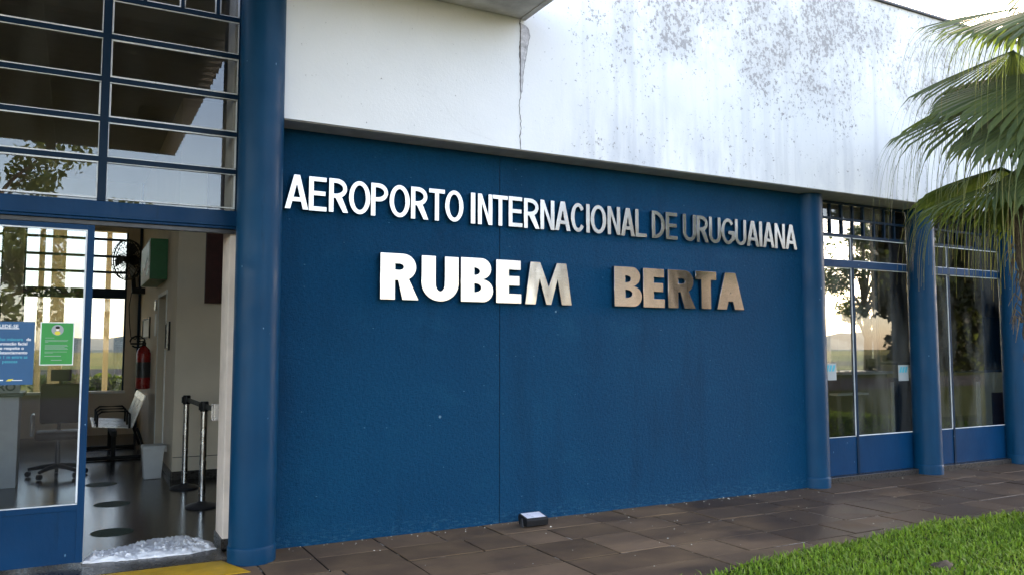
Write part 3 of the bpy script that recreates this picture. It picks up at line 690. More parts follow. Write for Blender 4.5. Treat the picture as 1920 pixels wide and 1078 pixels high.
# queue posts
def queue_post(x, y, label, belt_to):
    t = thing('queue_post', label, 'queue post', (x, y, 0), 'queue barrier posts inside the door')
    build('base', MB().lathe([(.145, 0), (.148, .012), (.13, .024), (.05, .040), (.033, .055)], (x, y, .004), 36), 'dgrey', t, smooth=35)
    build('pole', MB().lathe([(.031, .05), (.031, .90)], (x, y, .004), 24), 'chrome', t, smooth=40)
    build('head', MB().lathe([(.037, 0), (.040, .01), (.040, .085), (.034, .095)], (x, y, .90), 24).box(x-.05, x-.03, y-.014, y+.014, .915, .98), 'black', t, smooth=40)
    p, q = Vector((x, y, .95)), Vector(belt_to); d = (q-p).normalized(); s_ = d.cross(Vector((0,0,1)))*.002
    m = MB(); p = p + d*.04; up_ = Vector((0, 0, .024))
    c = [tuple(k) for k in (p-s_-up_, p+s_-up_, p+s_+up_, p-s_+up_, q-s_-up_, q+s_-up_, q+s_+up_, q-s_+up_)]
    m.v = c; m.f = [(0,1,2,3),(4,5,6,7),(0,1,5,4),(1,2,6,5),(2,3,7,6),(3,0,4,7)]; m.t = [0]*6
    build('belt', m, 'black', t); return t
queue_post(1.10, 3.17, 'chrome queue post with black head, the farther one by the inner wall corner', (1.123, 2.03, .95))
queue_post(1.123, 1.99, 'chrome queue post with black head, the nearer of the two fully seen', (1.11, .60, .98))
cl_ = MB().box(1.0, 1.031, .56, .64, .985, 1.005).box(1.0, 1.031, .56, .64, 1.055, 1.07).box(1.006, 1.031, .575, .585, .985, 1.07).box(1.006, 1.031, .615, .63, .985, 1.07)
cl_ = MB().box(1.0, 1.17, .531, .56, .93, 1.06).box(.985, 1.0, .531, .60, .93, .945).box(.985, 1.0, .531, .60, 1.045, 1.06).box(.98, .999, .531, .545, .9455, 1.0445)
tag(build('belt_clip', cl_, 'chrome', bevel=.003), 'small metal wall clip holding the barrier belt on door jamb', 'clip')

# bin
bt = thing('waste_bin', 'pale grey plastic bin with lid beside the inner wall corner', 'bin', (.85, 4.08, 0))
def rect_taper(m, cx, cy, z0, z1, a0, b0, a1, b1):
    i = len(m.v)
    for z, a, b in ((z0, a0, b0), (z1, a1, b1)): m.v += [(cx-a, cy-b, z), (cx+a, cy-b, z), (cx+a, cy+b, z), (cx-a, cy+b, z)]
    for q in ((0,3,2,1),(4,5,6,7),(0,1,5,4),(1,2,6,5),(2,3,7,6),(3,0,4,7)): m.f.append(tuple(i+k for k in q)); m.t.append(0)
m = MB(); rect_taper(m, .85, 4.08, .005, .35, .09, .10, .115, .125); build('body', m, 'binp', bt, bevel=.008)
m = MB(); rect_taper(m, .855, 4.08, .351, .385, .128, .135, .115, .122); m.box(.97, 1.0, 4.03, 4.13, .30, .375); build('lid', m, 'binp', bt, bevel=.008)

# waiting seats: a beam with three slatted seats
ws = thing('waiting_bench', 'row of slatted grey metal waiting seats against the lobby wall', 'bench', (.6, 6.6, 0))
def slat(m, x0, z0, x1, z1, y, wy, th=.012):
    dx, dz = x1-x0, z1-z0; l = math.hypot(dx, dz); nx, nz = -dz/l*th, dx/l*th
    i = len(m.v); m.v += [(x0, y-wy, z0), (x1, y-wy, z1), (x1+nx, y-wy, z1+nz), (x0+nx, y-wy, z0+nz), (x0, y+wy, z0), (x1, y+wy, z1), (x1+nx, y+wy, z1+nz), (x0+nx, y+wy, z0+nz)]
    for q in ((0,1,2,3),(4,7,6,5),(0,4,5,1),(1,5,6,2),(2,6,7,3),(3,7,4,0)): m.f.append(tuple(i+k for k in q)); m.t.append(0)
for k in range(3):
    y0 = 5.86 + .56*k; ms = MB(); mbk = MB(); arm = MB()
    for j in range(4):
        y = y0 + .06 + .125*j
        slat(ms, .28, .455, .72, .425, y, .036)
        slat(mbk, .74, .43, .87, .80, y, .036)
    slat(ms, .26, .45, .285, .462, y0+.25, .25, .02)
    slat(mbk, .865, .78, .895, .86, y0+.25, .26, .018)
    build('seat', ms, 'lgrey', ws); build('backrest', mbk, 'lgrey', ws)
    arm.tube([(.70, y0-.015, .43), (.70, y0-.015, .62), (.66, y0-.015, .66), (.36, y0-.015, .66), (.31, y0-.015, .62), (.31, y0-.015, .46)], .014, 8); build('armrest', arm, 'black', ws, smooth=50)
build('beam', MB().box(.48, .55, 5.84, 7.52, .33, .40), 'black', ws)
for y in (6.0, 7.35): build('leg', MB().tube([(.52, y, .34), (.52, y, .05)], .03, 10).tube([(.20, y, .03), (.86, y, .03)], .025, 8).tube([(.80, y, .42), (.93, y, .05)], .018, 8), 'black', ws, smooth=50)

# office chair behind the glass
oc = thing('office_chair', 'black swivel office chair with grey armrest behind the glass door', 'chair', (-.12, 4.75, 0))
ox, oy = -.12, 4.75
st = MB()
for k in range(5):
    a = R(72*k+20); st.tube([(ox, oy, .13), (ox+.17*math.cos(a), oy+.17*math.sin(a), .115), (ox+.31*math.cos(a), oy+.31*math.sin(a), .09)], [.032, .026, .02], 8)
build('star_base', st, 'black', oc, smooth=50)
for k in range(5):
    a = R(72*k+20); build('castor', MB().tube([(ox+.31*math.cos(a)-.02*math.sin(a), oy+.31*math.sin(a)+.02*math.cos(a), .037), (ox+.31*math.cos(a)+.02*math.sin(a), oy+.31*math.sin(a)-.02*math.cos(a), .037)], .032, 12), 'black', oc, smooth=40)
build('gas_stem', MB().tube([(ox, oy, .12), (ox, oy, .44)], [.03, .022], 12), 'dgrey', oc, smooth=40)
build('seat', MB().box(ox-.24, ox+.24, oy-.23, oy+.24, .44, .53), 'black', oc, bevel=.035, smooth=60)
bk = MB().box(ox-.21, ox+.21, oy+.20, oy+.27, .60, 1.08); build('backrest', bk, 'black', oc, bevel=.03, smooth=60)
build('headrest', MB().box(ox-.11, ox+.11, oy+.19, oy+.25, 1.11, 1.25).box(ox-.02, ox+.02, oy+.21, oy+.24, .50, 1.12), 'black', oc, bevel=.012, smooth=60)
for sx in (-1, 1):
    x = ox + sx*.27; am = MB()
    am.tube([(x, oy-.17, .52), (x, oy-.19, .60), (x, oy-.17, .70), (x, oy-.12, .72), (x, oy+.12, .72), (x, oy+.17, .69), (x, oy+.17, .55), (x, oy+.12, .515), (x, oy-.12, .505), (x, oy-.17, .52)], .019, 8)
    build('armrest', am, 'lgrey', oc, smooth=60)

# white counter with sign at the far left behind the glass
ct = thing('lobby_counter', 'white counter at the left edge behind the glass door', 'counter', (-1.2, 4.4, 0))
build('body', MB().box(-2.4, -.50, 4.05, 4.6, .003, .98), 'binp', ct, bevel=.006)
build('top', MB().box(-2.45, -.46, 4.0, 4.65, .981, 1.02), 'teal', ct, bevel=.005)
pn = build('sign_panel', MB().box(-1.3, -.50, 4.08, 4.10, 1.021, 1.16), 'grey_print', ct)
put('lettering', text_mesh('lettering', 'AERO', .12, 'teal', .003), (-.85, 4.078, 1.045), pn)

# fire extinguisher
fx = thing('fire_extinguisher', 'red fire extinguisher with black hose hung on the lobby wall', 'extinguisher', (.93, 7.0, .9))
EX, EY = .925, 7.0
build('cylinder', MB().lathe([(.07, 0), (.098, .012), (.10, .05), (.10, .52), (.085, .58), (.045, .625), (.03, .64)], (EX, EY, .90), 28), 'red', fx, smooth=40)
build('print_label', MB().lathe([(.1012, .17), (.1012, .40)], (EX, EY, .90), 28), 'dgrey', fx, smooth=40)
build('valve', MB().lathe([(.028, 0), (.03, .05), (.015, .06)], (EX, EY, 1.54), 14).box(EX-.10, EX+.02, EY-.015, EY+.015, 1.60, 1.618).box(EX-.09, EX+.0, EY-.012, EY+.012, 1.64, 1.655), 'black', fx, smooth=40)
hs = [(EX-.02, EY, 1.57)] + [(EX-.09 - .10*math.cos(R(a)), EY-.02, 1.60 + .085*math.sin(R(a))) for a in range(-20, 340, 24)]
build('hose', MB().tube(hs, .012, 8), 'black', fx, smooth=60)

# wall fan
fn = thing('wall_fan', 'black oscillating fan mounted high by the airfield window', 'fan', (.74, 8.6, 2.97))
C0 = Vector((.74, 8.6, 2.97)); nd = Vector((-.80, -.60, -.05)).normalized(); sa = nd.cross(Vector((0,0,1))).normalized(); sb = sa.cross(nd)
cg = MB()
def ring(rad, off, r): pts = [C0 + nd*off + rad*(math.cos(2*math.pi*k/36)*sa + math.sin(2*math.pi*k/36)*sb) for k in range(37)]; cg.tube(pts, r, 6, False)
ring(.335, .0, .012); ring(.325, .045, .006); ring(.325, -.045, .006); ring(.2, .075, .004); ring(.1, .085, .004)
for k in range(28):
    a = 2*math.pi*k/28; d = math.cos(a)*sa + math.sin(a)*sb
    cg.tube([C0+nd*.085+d*.05, C0+nd*.075+d*.2, C0+nd*.04+d*.325, C0+d*.335, C0-nd*.05+d*.32, C0-nd*.08+d*.1], .0045, 5, False)
build('cage', cg, 'black', fn, smooth=60)
bl = MB()
for k in range(3):
    a = 2*math.pi*k/3
    def P_(r, t, o_): d = math.cos(a+t)*sa + math.sin(a+t)*sb; return tuple(C0 + d*r + nd*o_)
    i = len(bl.v); bl.v += [P_(.05, -.3, .01), P_(.28, -.42, .03), P_(.30, .0, .0), P_(.27, .42, -.03), P_(.05, .4, -.01)]; bl.v += [tuple(Vector(v) - nd*.004) for v in bl.v[i:i+5]]
    bl.f += [(i, i+1, i+2, i+3, i+4), (i+9, i+8, i+7, i+6, i+5)] + [(i+q, i+5+q, i+5+(q+1) % 5, i+(q+1) % 5) for q in range(5)]; bl.t += [0]*7
build('blade', bl, 'dgrey', fn)
build('motor', MB().tube([C0+nd*.03, C0-nd*.06, C0-nd*.16, C0-nd*.2], [.06, .085, .08, .05], 16), 'black', fn, smooth=50)
build('bracket', MB().tube([C0-nd*.1, C0-nd*.12-Vector((0,0,.2)), Vector((.86, 8.72, 2.48))], .035, 10).box(.83, XW-.003, 8.66, 8.78, 2.42, 2.52), 'black', fn, smooth=50)
tag(build('power_cable', MB().tube([(.83, 8.74, 2.44), (.80, 8.8, 2.2), (.83, 9.1, 1.95), (.88, 9.44, 1.7), (.95, 9.45, 1.66), (.99, 9.45, 1.72)], .008, 6), 'black', smooth=60), 'thin dark cable hanging below the wall fan', 'cable')

# green projecting sign box, maroon board, pictures, switch
gs = thing('wall_sign_box', 'dark green box sign jutting out from the lobby wall beside the fan', 'sign', (.93, 5.6, 2.4))
build('body', MB().box(.825, XW-.003, 5.0, 6.5, 2.385, 2.91), 'green', gs, bevel=.004)
sf = build('face', MB().box(.818, .8235, 5.02, 6.48, 2.39, 2.90), 'wpaint', gs)
build('graphic', MB().prism([(5.03, 2.62), (5.25, 2.60), (5.4, 2.70), (5.75, 2.55), (6.1, 2.62), (6.46, 2.5), (6.46, 2.80), (6.3, 2.89), (5.03, 2.89)], 'x', .8145, .8175), 'green', sf)
build('graphic', MB().prism([(5.03, 2.50), (5.22, 2.47), (5.55, 2.46), (5.45, 2.53), (5.03, 2.56)], 'x', .8145, .8175), 'green', sf)
tag(build('hanging_board', MB().box(1.33, 1.62, YF-.055, YF-.014, 2.03, 3.6), 'maroon', bevel=.004), 'dark maroon wooden board high on the inner wall behind the jamb', 'board')
def picture(x, y0, y1, z0, z1, label, mat='wpaint'):
    t = thing('wall_picture', label, 'picture', (x, (y0+y1)/2, z0))
    m = MB(); b = .03; m.box(x-.022, x, y0, y1, z0, z0+b); m.box(x-.022, x, y0, y1, z1-b, z1); m.box(x-.022, x, y0, y0+b, z0+b, z1-b); m.box(x-.022, x, y1-b, y1, z0+b, z1-b)
    build('frame', m, 'black', t); s_ = build('sheet', MB().box(x-.010, x-.003, y0+b, y1-b, z0+b, z1-b), mat, t); return t, s_
picture(XW-.001, 7.40, 8.75, 1.66, 1.99, 'white framed notice above the fire extinguisher')
t_, s_ = picture(XW-.001, 4.42, 4.84, 1.48, 1.83, 'black framed picture with pale speckled print near the wall corner', 'grey_print')
gm = MB()
for k in range(14): y, z = rng.uniform(4.47, 4.77), rng.uniform(1.53, 1.77); gm.box(XW-.0135, XW-.0115, y, y+rng.uniform(.02, .05), z, z+rng.uniform(.01, .035))
build('print', gm, 'dgrey', s_)
tag(build('wall_switch', MB().box(XW-.02, XW-.001, 6.42, 6.55, 2.05, 2.2), 'lgrey', bevel=.004), 'small grey switch plate below the green sign box', 'switch')
tag(build('paper_notice', MB().box(XW-.006, XW-.001, 6.35, 6.62, 1.68, 2.0), 'wpaint'), 'narrow white paper notice beside the inner doorway', 'notice')

# posters on the sliding door glass
PY = .165 - .0032
pb = thing('door_poster', 'blue poster with white and teal lettering stuck on the glass door', 'poster', (-.43, PY, 1.25))
sh = build('sheet', MB().box(-.62, -.238, PY-.0012, PY-.0002, 1.255, 1.683), 'poster_blue', pb)
ln = [('CUIDE-SE', -.335, 1.640, .032, 'print_white', .0008, 'RIGHT')]
for s_, x, z, mt in (('Use máscara', -.306, 1.553, 'print_cyan'), ('de', -.258, 1.553, 'print_white'), ('proteção facial', -.278, 1.523, 'print_white'), ('e respeite o', -.298, 1.493, 'print_white'), ('distanciamento', -.276, 1.463, 'print_white'), ('de 1 m entre as', -.274, 1.433, 'print_cyan'), ('pessoas', -.332, 1.403, 'print_cyan')):
    ln.append((s_, x, z, .0285, mt, .0008, 'RIGHT'))
for s_, x, z, sz, mt, b_, al in ln: put('lettering', text_mesh('lettering', s_, sz, mt, b_*.6, .0003, al), (x, PY-.0016, z), sh)
lg = MB().box(-.46, -.33, PY-.0018, PY-.0013, 1.632, 1.637).box(-.52, -.485, PY-.0018, PY-.0013, 1.285, 1.293).box(-.46, -.41, PY-.0018, PY-.0013, 1.284, 1.291).box(-.36, -.30, PY-.0018, PY-.0013, 1.283, 1.288)
build('logo_strip', lg, 'print_white', sh); build('logo_mark', MB().prism([(-.395, 1.281), (-.365, 1.281), (-.35, 1.296), (-.38, 1.294)], 'y', PY-.0018, PY-.0013), 'print_yellow', sh)
pg = thing('door_poster', 'green poster with white border and round portrait badge on the glass door', 'poster', (-.1, PY, 1.385))
sh = build('sheet', MB().box(-.205, .0, PY-.0012, PY-.0002, 1.385, 1.682), 'print_white', pg)
build('field', MB().box(-.199, -.006, PY-.0016, PY-.0013, 1.391, 1.676), 'poster_green', sh)
def disc(cx, cz, r, y, mat, nm, sq=1, a0=0, a1=360): build(nm, MB().prism([(cx+r*math.cos(R(a0+(a1-a0)*k/32)), cz+sq*r*math.sin(R(a0+(a1-a0)*k/32))) for k in range(32)], 'y', y-.0003, y), mat, sh)
disc(-.102, 1.628, .037, PY-.0017, 'grey_print', 'badge'); disc(-.102, 1.607, .018, PY-.0021, 'print_yellow', 'shirt', .75); disc(-.102, 1.635, .0125, PY-.0025, 'skin', 'face', 1.15); disc(-.102, 1.645, .0135, PY-.0029, 'black', 'hair', .7); disc(-.102, 1.629, .010, PY-.0033, 'print_white', 'mask', .6)
tl = MB()
for z, l in ((1.572, .055), (1.556, .14), (1.549, .135), (1.542, .02), (1.522, .135), (1.515, .14), (1.508, .12), (1.501, .135), (1.494, .14), (1.476, .135), (1.469, .05)): tl.box(-.175, -.175+l, PY-.002, PY-.0017, z, z+.0022)
tl.box(-.175, -.075, PY-.002, PY-.0017, 1.446, 1.4495); tl.box(-.135, -.07, PY-.002, PY-.0017, 1.418, 1.4215)
build('text_lines', tl, 'grey_print', sh)

# right wing furniture, seen dimly through the glazing
rc = thing('service_counter', 'grey service counter with white top behind the first glazed bay', 'counter', (10.9, 2.5, 0))
build('body', MB().box(10.32, 11.40, 2.25, 2.85, .003, 1.10), 'dgrey', rc, bevel=.006)
build('top', MB().box(10.28, 11.45, 2.18, 2.9, 1.101, 1.145), 'wpaint', rc, bevel=.006)
build('ledge', MB().box(10.0, 10.7, 2.05, 2.2, .80, .83), 'wpaint', rc, bevel=.004)
mo = thing('monitor', 'small dark computer monitor on the grey service counter', 'monitor', (11.3, 2.5, 1.146))
build('screen', MB().box(11.2, 11.42, 2.45, 2.48, 1.18, 1.34), 'screen', mo, bevel=.004); build('stand', MB().box(11.29, 11.33, 2.46, 2.50, 1.147, 1.2).box(11.24, 11.38, 2.42, 2.54, 1.1465, 1.158), 'black', mo)
bx = thing('ballot_box', 'cream box with dark lid behind the first glazed bay', 'box', (11.75, 2.3, 0))
build('box_body', MB().box(11.60, 11.95, 2.2, 2.5, 1.03, 1.24), 'cream', bx, bevel=.005); build('lid', MB().box(11.59, 11.96, 2.19, 2.51, 1.241, 1.28), 'black', bx, bevel=.004); build('plinth', MB().box(11.62, 11.93, 2.22, 2.48, .003, 1.029), 'dgrey', bx, bevel=.005)
bn = thing('standing_banner', 'narrow white and teal banner stand beside the middle column', 'banner', (11.85, 2.05, 0))
build('sheet', MB().box(11.74, 12.2, 2.0, 2.012, .06, .98), 'wpaint', bn); build('stripe', MB().box(11.74, 12.2, 1.996, 1.999, .82, .97), 'print_cyan', bn); build('foot', MB().box(11.7, 12.24, 1.95, 2.06, .003, .058), 'lgrey', bn, bevel=.005)
for (x, y, lab) in ((11.2, 2.02, 'pale slim barrier post behind the first glazed bay'), (12.56, 1.5, 'pale slim barrier post behind the second glazed bay')):
    t = thing('barrier_post', lab, 'post', (x, y, 0), 'barrier posts in the right wing')
    build('pole', MB().lathe([(.028, .03), (.028, .99)], (x, y, 0), 20), 'ceilw', t, smooth=40); build('base', MB().lathe([(.15, 0), (.15, .015), (.04, .03)], (x, y, .004), 28), 'dgrey', t, smooth=35); build('head', MB().lathe([(.035, 0), (.035, .06)], (x, y, .985), 20), 'black', t, smooth=40)
cb = thing('office_partition', 'cream partition with black screen above, behind the second glazed bay', 'partition', (13.0, 1.6, 0))
build('panel', MB().box(12.72, 13.35, 1.5, 1.56, .003, 1.12), 'cream', cb, bevel=.006); build('inset', MB().box(12.9, 13.34, 1.49, 1.499, .003, .80), 'maroon', cb); build('upper_screen', MB().box(12.80, 13.4, 1.52, 1.55, 1.16, 2.0), 'screen', cb, bevel=.004); build('rail', MB().box(12.0, 13.4, 1.505, 1.56, 1.121, 1.158), 'frame', cb, bevel=.003)
for (x, z, lab) in ((7.62, 1.23, 'small white sticker with teal slashes on the first glazed bay'), (8.90, 1.20, 'small white sticker with teal slashes beside the middle column')):
    t = thing('window_sticker', lab, 'sticker', (x, GY-.0035, z), 'stickers on the right glazing')
    build('sheet', MB().box(x-.10, x+.09, GY-.0036, GY-.0024, z-.09, z+.10), 'grey_print', t)
    mk = MB()
    for k, (a, b) in enumerate(((-.085, .0), (-.035, .015), (.015, .05))):
        mk.prism([(x+a, z+.01+.0), (x+a+.035, z+.01), (x+a+.06, z+.08), (x+a+.025, z+.08)], 'y', GY-.0042, GY-.0037)
    build('mark', mk, 'print_cyan', t)
# lamp box under the canopy, reflected in the panes
tag(build('canopy_speaker', MB().box(.62, 1.05, -4.95, -4.5, 4.40, 4.57), 'black', bevel=.01), 'black box fixed under the corrugated canopy, mirrored in the panes', 'speaker')

# ------------------------------------------------------------------ vegetation
def leaf_cloud(centers, radii, n, size, seed, squash=.8):
    r = np.random.default_rng(seed); k = r.choice(len(centers), n, p=np.array(radii)**2/np.sum(np.array(radii)**2))
    c = np.array(centers)[k]; d = r.normal(size=(n, 3)); d /= np.linalg.norm(d, axis=1)[:, None]
    rad = np.array(radii)[k] * r.uniform(.25, 1.08, n)**.6
    p = c + d*rad[:, None]*np.array([1, 1, squash])
    u = r.normal(size=(n, 3)); u /= np.linalg.norm(u, axis=1)[:, None]; v = np.cross(u, r.normal(size=(n, 3))); v /= np.linalg.norm(v, axis=1)[:, None]
    s = size*r.uniform(.6, 1.4, n)[:, None]
    V = np.stack([p-u*s, p+v*s*.45, p+u*s, p-v*s*.45], 1)
    return V, r
def tree(label, x, y, h, cr, mat, seed, n=5200, size=.16, group=None, bare=.30):
    t = thing('tree', label, 'tree', (x, y, -.05), group); rr_ = random.Random(seed)
    m = MB(); m.tube([(x, y, -.05), (x+.1, y, h*.25), (x-.1*cr*.3, y+.1, h*.55), (x, y, h*.85)], [h*.030, h*.024, h*.017, h*.006], 9)
    cs, rs = [], []
    for k in range(17):
        a = rr_.uniform(0, 6.28); hh = rr_.uniform(bare, .95); rad = cr*rr_.uniform(.35, .95)*(1-abs(hh-.6)*.8)
        p = Vector((x+rad*math.cos(a), y+rad*math.sin(a), h*hh+rr_.uniform(-.1, .3)))
        m.tube([(x, y, h*hh*.62), (x+rad*.5*math.cos(a), y+rad*.5*math.sin(a), h*hh*.86), tuple(p)], [h*.011, h*.007, h*.002], 6)
        cs.append(tuple(p)); rs.append(cr*rr_.uniform(.20, .40))
    build('trunk', m, 'bark', t, smooth=60)
    V, r = leaf_cloud(cs, rs, n, size, seed)
    me = bpy.data.meshes.new('crown'); nn = len(V); me.from_pydata(V.reshape(-1, 3).tolist(), [], (4*np.arange(nn)[:, None]+np.arange(4)).tolist())
    a = me.attributes.new('tint', 'FLOAT', 'POINT'); a.data.foreach_set('value', np.repeat(r.random(nn), 4)); me.materials.append(M[mat])
    o = bpy.data.objects.new('crown', me); COL.objects.link(o); o.parent = t; o.location = -Vector(t.location)
    return t
# seen mirrored in the entrance panes and steel letters (front side)
tree('leafy tree across the road, mirrored in the left transom panes', -3.5, -27, 9.2, 4.2, 'foliage', 11, group='trees across the road')
tree('spreading tree across the road, mirrored beside the transom mullion', 0.1, -34, 9.0, 3.4, 'foliage', 12, group='trees across the road')
tree('big brownish tree behind the warehouse, mirrored in the upper steel letters', 44, -57, 16, 9, 'foliage_dry', 13, n=20000, size=.4, group='trees across the road', bare=.5)
tree('big brownish tree right of the other one behind the warehouse', 60, -57, 15.5, 8, 'foliage_dry', 14, n=16000, size=.4, bare=.4, group='trees across the road')
wh = thing('backdrop', 'long brown warehouse added unseen across the road to tint the big right letters', 'building', (43, -48, -.05))  # unseen brown block added so the big right letters reflect tan
build('wall', MB().box(36, 60, -52, -44, -.05, 8.2), 'tan', wh)
build('roof', MB().prism([(-52.6, 8.2), (-43.4, 8.2), (-48, 9.6)], 'x', 35.6, 60.4), 'dgrey', wh)
build('door', MB().box(40.6, 43.2, -43.99, -43.9, -.04, 7.2), 'asphalt', wh)  # dark panel added to grey the reflection in one big letter
tree('rounded tree across the road near the palm side', 50, -28, 13, 7.5, 'foliage2', 15, n=20000, size=.34, bare=.12, group='trees across the road')
tree('dark spreading tree farther right of the rounded one across the road', 66, -30, 14, 8.5, 'foliage2', 16, n=20000, size=.36, bare=.12, group='trees across the road')
# seen through the right wing windows (airfield side)
tree('bushy grey green tree on the airfield, seen through the first glazed bay', 39.5, 24.5, 8.8, 2.9, 'foliage2', 21, n=12000, size=.10, group='trees on the airfield side', bare=.22)
tree('distant small tree on the airfield edge left of the bushy tree', 62, 52, 5.0, 2.4, 'foliage2', 22, group='trees on the airfield side')
tree('tall sparse tree on the airfield side with a thin high crown', 30.0, 21.5, 10.6, 3.2, 'foliage2', 23, n=1500, size=.12, group='trees on the airfield side', bare=.62)
def shrub(label, x, y, h, seed):
    V, r = leaf_cloud([(x-.4, y, h*.45), (x, y, h*.55), (x+.4, y, h*.45)], [h*.55]*3, 900, .09, seed)
    me = bpy.data.meshes.new('shrub'); nn = len(V); me.from_pydata(V.reshape(-1, 3).tolist(), [], (4*np.arange(nn)[:, None]+np.arange(4)).tolist())
    a = me.attributes.new('tint', 'FLOAT', 'POINT'); a.data.foreach_set('value', np.repeat(r.random(nn), 4)); me.materials.append(M['foliage'])
    o = bpy.data.objects.new('shrub', me); COL.objects.link(o); return tag(o, label, 'shrub', 'low shrubs behind the terminal')
for k, (x, lab) in enumerate(((.9, 'low yellow green shrub beyond the rear window behind the waiting seats'), (-.4, 'low yellow green shrub beyond the rear window behind the posters'), (-2.2, 'low yellow green shrub beyond the rear window at far left'))): shrub(lab, x, 22 + k*1.5, .75, 40+k)

# fan palm on the lawn
CR_, CT_ = Vector((math.cos(YAW), -math.sin(YAW), 0)), Vector((math.sin(YAW), math.cos(YAW), 0)); UZ = Vector((0, 0, 1))
PX, PYY, PZ = 7.32, -2.36, 2.66
palm = thing('fan_palm', 'drooping fan palm on the lawn at the right edge, yellowing leaf tips', 'palm', (PX, PYY, 0))
tm = MB(); prof = []
for k in range(26):
    z = PZ*1.02*k/25; prof.append((.16 + .03*math.exp(-z*2.5) + (.012 if k % 2 else -.006) + .05*max(0, (z-2.0)/.55), z))
build('trunk', tm.lathe(prof, (PX, PYY, .0), 18), 'trunk', palm, smooth=30)
fb = MB()
for k in range(90):
    a, z = rng.uniform(0, 6.28), rng.uniform(1.7, 2.62); d = Vector((math.cos(a), math.sin(a), 0)); p = Vector((PX, PYY, z)) + d*.17
    fb.tube([p, p+d*.05+Vector((0,0,.06)), p+d*rng.uniform(.05, .12)-Vector((0,0,rng.uniform(.02, .16)))], [.010, .007, .002], 5)
build('fibre', fb, 'trunk', palm, smooth=60)
def palm_leaf(hub, axis, nrm, R0, droop, seed, nseg=46, span=112, start=None, tipmix=.7, hang=.50, fold=.62):
    """fan blade: hub, axis = middle direction, nrm = upper side; segments joined half way, then free and hanging"""
    R0 *= 1.16; hang *= 1.16; rr_ = random.Random(seed); hub = Vector(hub); ax = Vector(axis).normalized(); nr = Vector(nrm); nr = (nr - nr.dot(ax)*ax).normalized(); sd_ = nr.cross(ax)
    V, F, T, TP = [], [], [], []
    for k in range(nseg):
        u = (k+.5)/nseg*2-1; th = R(span)*u
        L_ = R0*(1 - .22*abs(u)**1.5)*rr_.uniform(.92, 1.08); tn = rr_.random(); dth = R(span)/nseg
        joint = .66 + .14*rr_.random(); d = (math.cos(th)*ax + math.sin(th)*sd_ - nr*fold*abs(u)**1.3).normalized(); side = (-math.sin(th)*ax + math.cos(th)*sd_)
        p = hub.copy(); hl = hang*rr_.uniform(.7, 1.35); steps = 16; cur = d.copy(); i0 = len(V); brown = rr_.random() < .22
        for s in range(steps+1):
            t = s/steps
            if t <= .6: rr2 = t/.6; ds = L_/(steps*.6) if s else 0
            else: ds = hl/(steps*.4)
            g_ = droop*(.010 + (.025 if t > .38 else 0) + (.55 if t > .60 else 0))
            cur = (cur + Vector((0,0,-1))*g_).normalized(); p = p + cur*ds
            dist = (p-hub).length if t < .6 else L_
            wj = min(dist, L_*joint)*math.tan(dth)*1.0
            wd = wj if t*L_/.6 <= L_*joint else wj*max(.05, 1 - (t - joint*.6)/(1-joint*.6))**.9
            wd = max(wd, .0030) if t < .62 else max(.0016, .0042*(1-(t-.6)/.4*.7))
            pl = nr*.28*wd
            V += [tuple(p - side*wd + pl*0), tuple(p + pl), tuple(p + side*wd + pl*0)]
            tip = max(0, (t-.62)/.38)*(tipmix*(1.25 if brown else .55)); T += [tn]*3; TP += [min(1, tip)]*3
        for s in range(steps):
            a = i0+3*s; F += [(a, a+1, a+4, a+3), (a+1, a+2, a+5, a+4)]
    me = bpy.data.meshes.new('leaf'); me.from_pydata(V, [], F)
    a = me.attributes.new('tint', 'FLOAT', 'POINT'); a.data.foreach_set('value', T); a = me.attributes.new('tip', 'FLOAT', 'POINT'); a.data.foreach_set('value', TP)
    me.materials.append(M['palm']); o = bpy.data.objects.new('leaf', me); COL.objects.link(o); o.parent = palm; o.location = -Vector(palm.location)
    c0 = Vector(start) if start else Vector((PX, PYY, PZ)); mid = (c0+hub)/2 + Vector((0,0,.12))
    st_ = build('petiole', MB().tube([c0, mid, hub, hub+ax*R0*.2], [.022, .016, .011, .003], 8), 'palm', o, smooth=60)
    return o
P0 = Vector((PX, PYY, PZ))
def rel(r, t, z): return P0 + (CR_*r + CT_*t + UZ*z)*1.16
def vec(r, t, z): return CR_*r + CT_*t + UZ*z
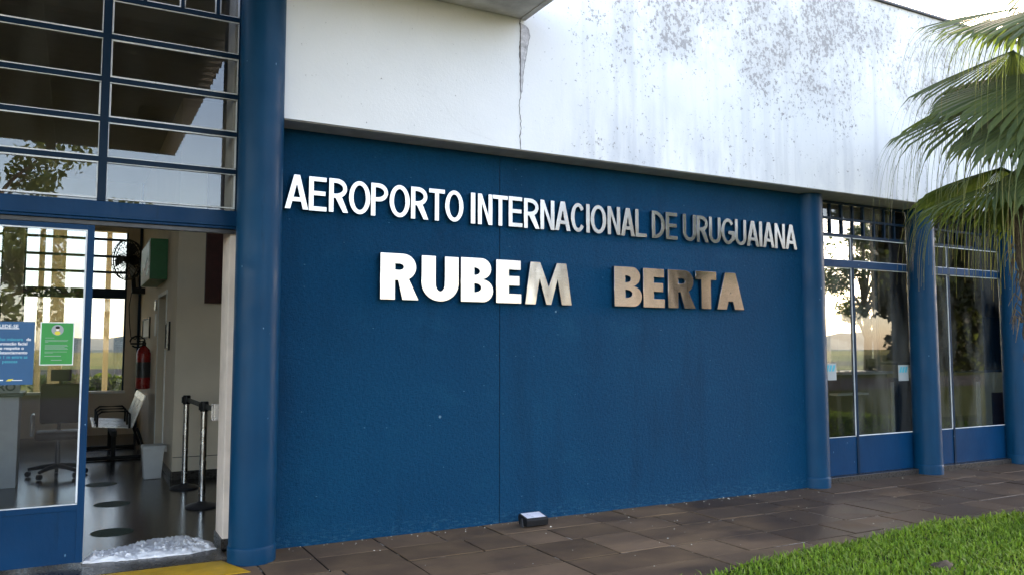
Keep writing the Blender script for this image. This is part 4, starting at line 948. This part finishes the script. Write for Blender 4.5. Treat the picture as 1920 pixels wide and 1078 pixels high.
# (hub), (axis), (normal), radius, droop
palm_leaf(rel(.10, -.12, 1.06), vec(-.85, -.15, -.46), vec(-.30, -.75, .70), .88, 1.0, 1, hang=.6)
palm_leaf(rel(.05, .05, 1.62), vec(-.95, .1, -.10), vec(.0, -.45, 1), .80, .9, 2)
palm_leaf(rel(.02, .35, 1.02), vec(-.9, .25, -.28), vec(-.2, -.4, 1), .90, 1.0, 3, hang=.65)
palm_leaf(rel(-.22, .10, .26), vec(-.8, .25, -.25), vec(-.35, .15, .9), .64, 1.0, 4, hang=.40)
palm_leaf(rel(.0, -.22, .80), vec(-.75, -.2, -.62), vec(-.4, -.6, .7), .74, 1.0, 15, hang=.55, tipmix=1.0)
palm_leaf(rel(.05, .3, 1.36), vec(-.85, .3, -.30), vec(-.3, -.4, 1), .82, 1.0, 16, hang=.5)
palm_leaf(rel(.05, -.3, .50), vec(-.35, -.6, -.70), vec(-.4, -.4, .7), .70, 1.0, 17, hang=.4, tipmix=1.2)
palm_leaf(rel(.02, -.35, 1.46), vec(-.85, -.25, -.30), vec(-.2, -.6, .8), .78, 1.0, 18, hang=.5)
palm_leaf(rel(.35, -.35, 1.25), vec(.4, -.6, .1), vec(.1, .3, 1), .9, 1.0, 5)
palm_leaf(rel(.55, .2, 1.1), vec(.9, .2, -.05), vec(.2, 0, 1), .9, 1.0, 6)
palm_leaf(rel(.1, .6, 1.2), vec(.2, .9, .05), vec(0, .2, 1), .9, 1.0, 7)
palm_leaf(rel(.1, .1, 1.8), vec(.2, .2, 1), vec(-.9, 0, .2), .85, .5, 8)
palm_leaf(rel(.4, .3, .3), vec(.7, .4, -.4), vec(.4, .2, .8), .75, 1.0, 9, tipmix=1.0)
palm_leaf(rel(.0, .45, .45), vec(-.1, .9, -.35), vec(.1, .3, .8), .75, 1.0, 10, tipmix=1.0)

# brown stone in the lawn
sm = MB(); nu, nv = 20, 12
for i in range(nv+1):
    for j in range(nu):
        a, b = math.pi*i/nv, 2*math.pi*j/nu; d = Vector((math.sin(a)*math.cos(b), math.sin(a)*math.sin(b), math.cos(a)))
        r_ = 1 + .28*noise.noise(d*1.8) + .10*noise.noise(d*5); sm.v.append((5.235+.085*d.x*r_, -2.745+.07*d.y*r_, .006+.06*d.z*r_))
for i in range(nv):
    for j in range(nu): sm.f.append((i*nu+j, i*nu+(j+1) % nu, (i+1)*nu+(j+1) % nu, (i+1)*nu+j)); sm.t.append(0)
tag(build('stone', sm, 'stone', smooth=60), 'brown weathered stone half sunk in the lawn at the lower edge', 'stone')
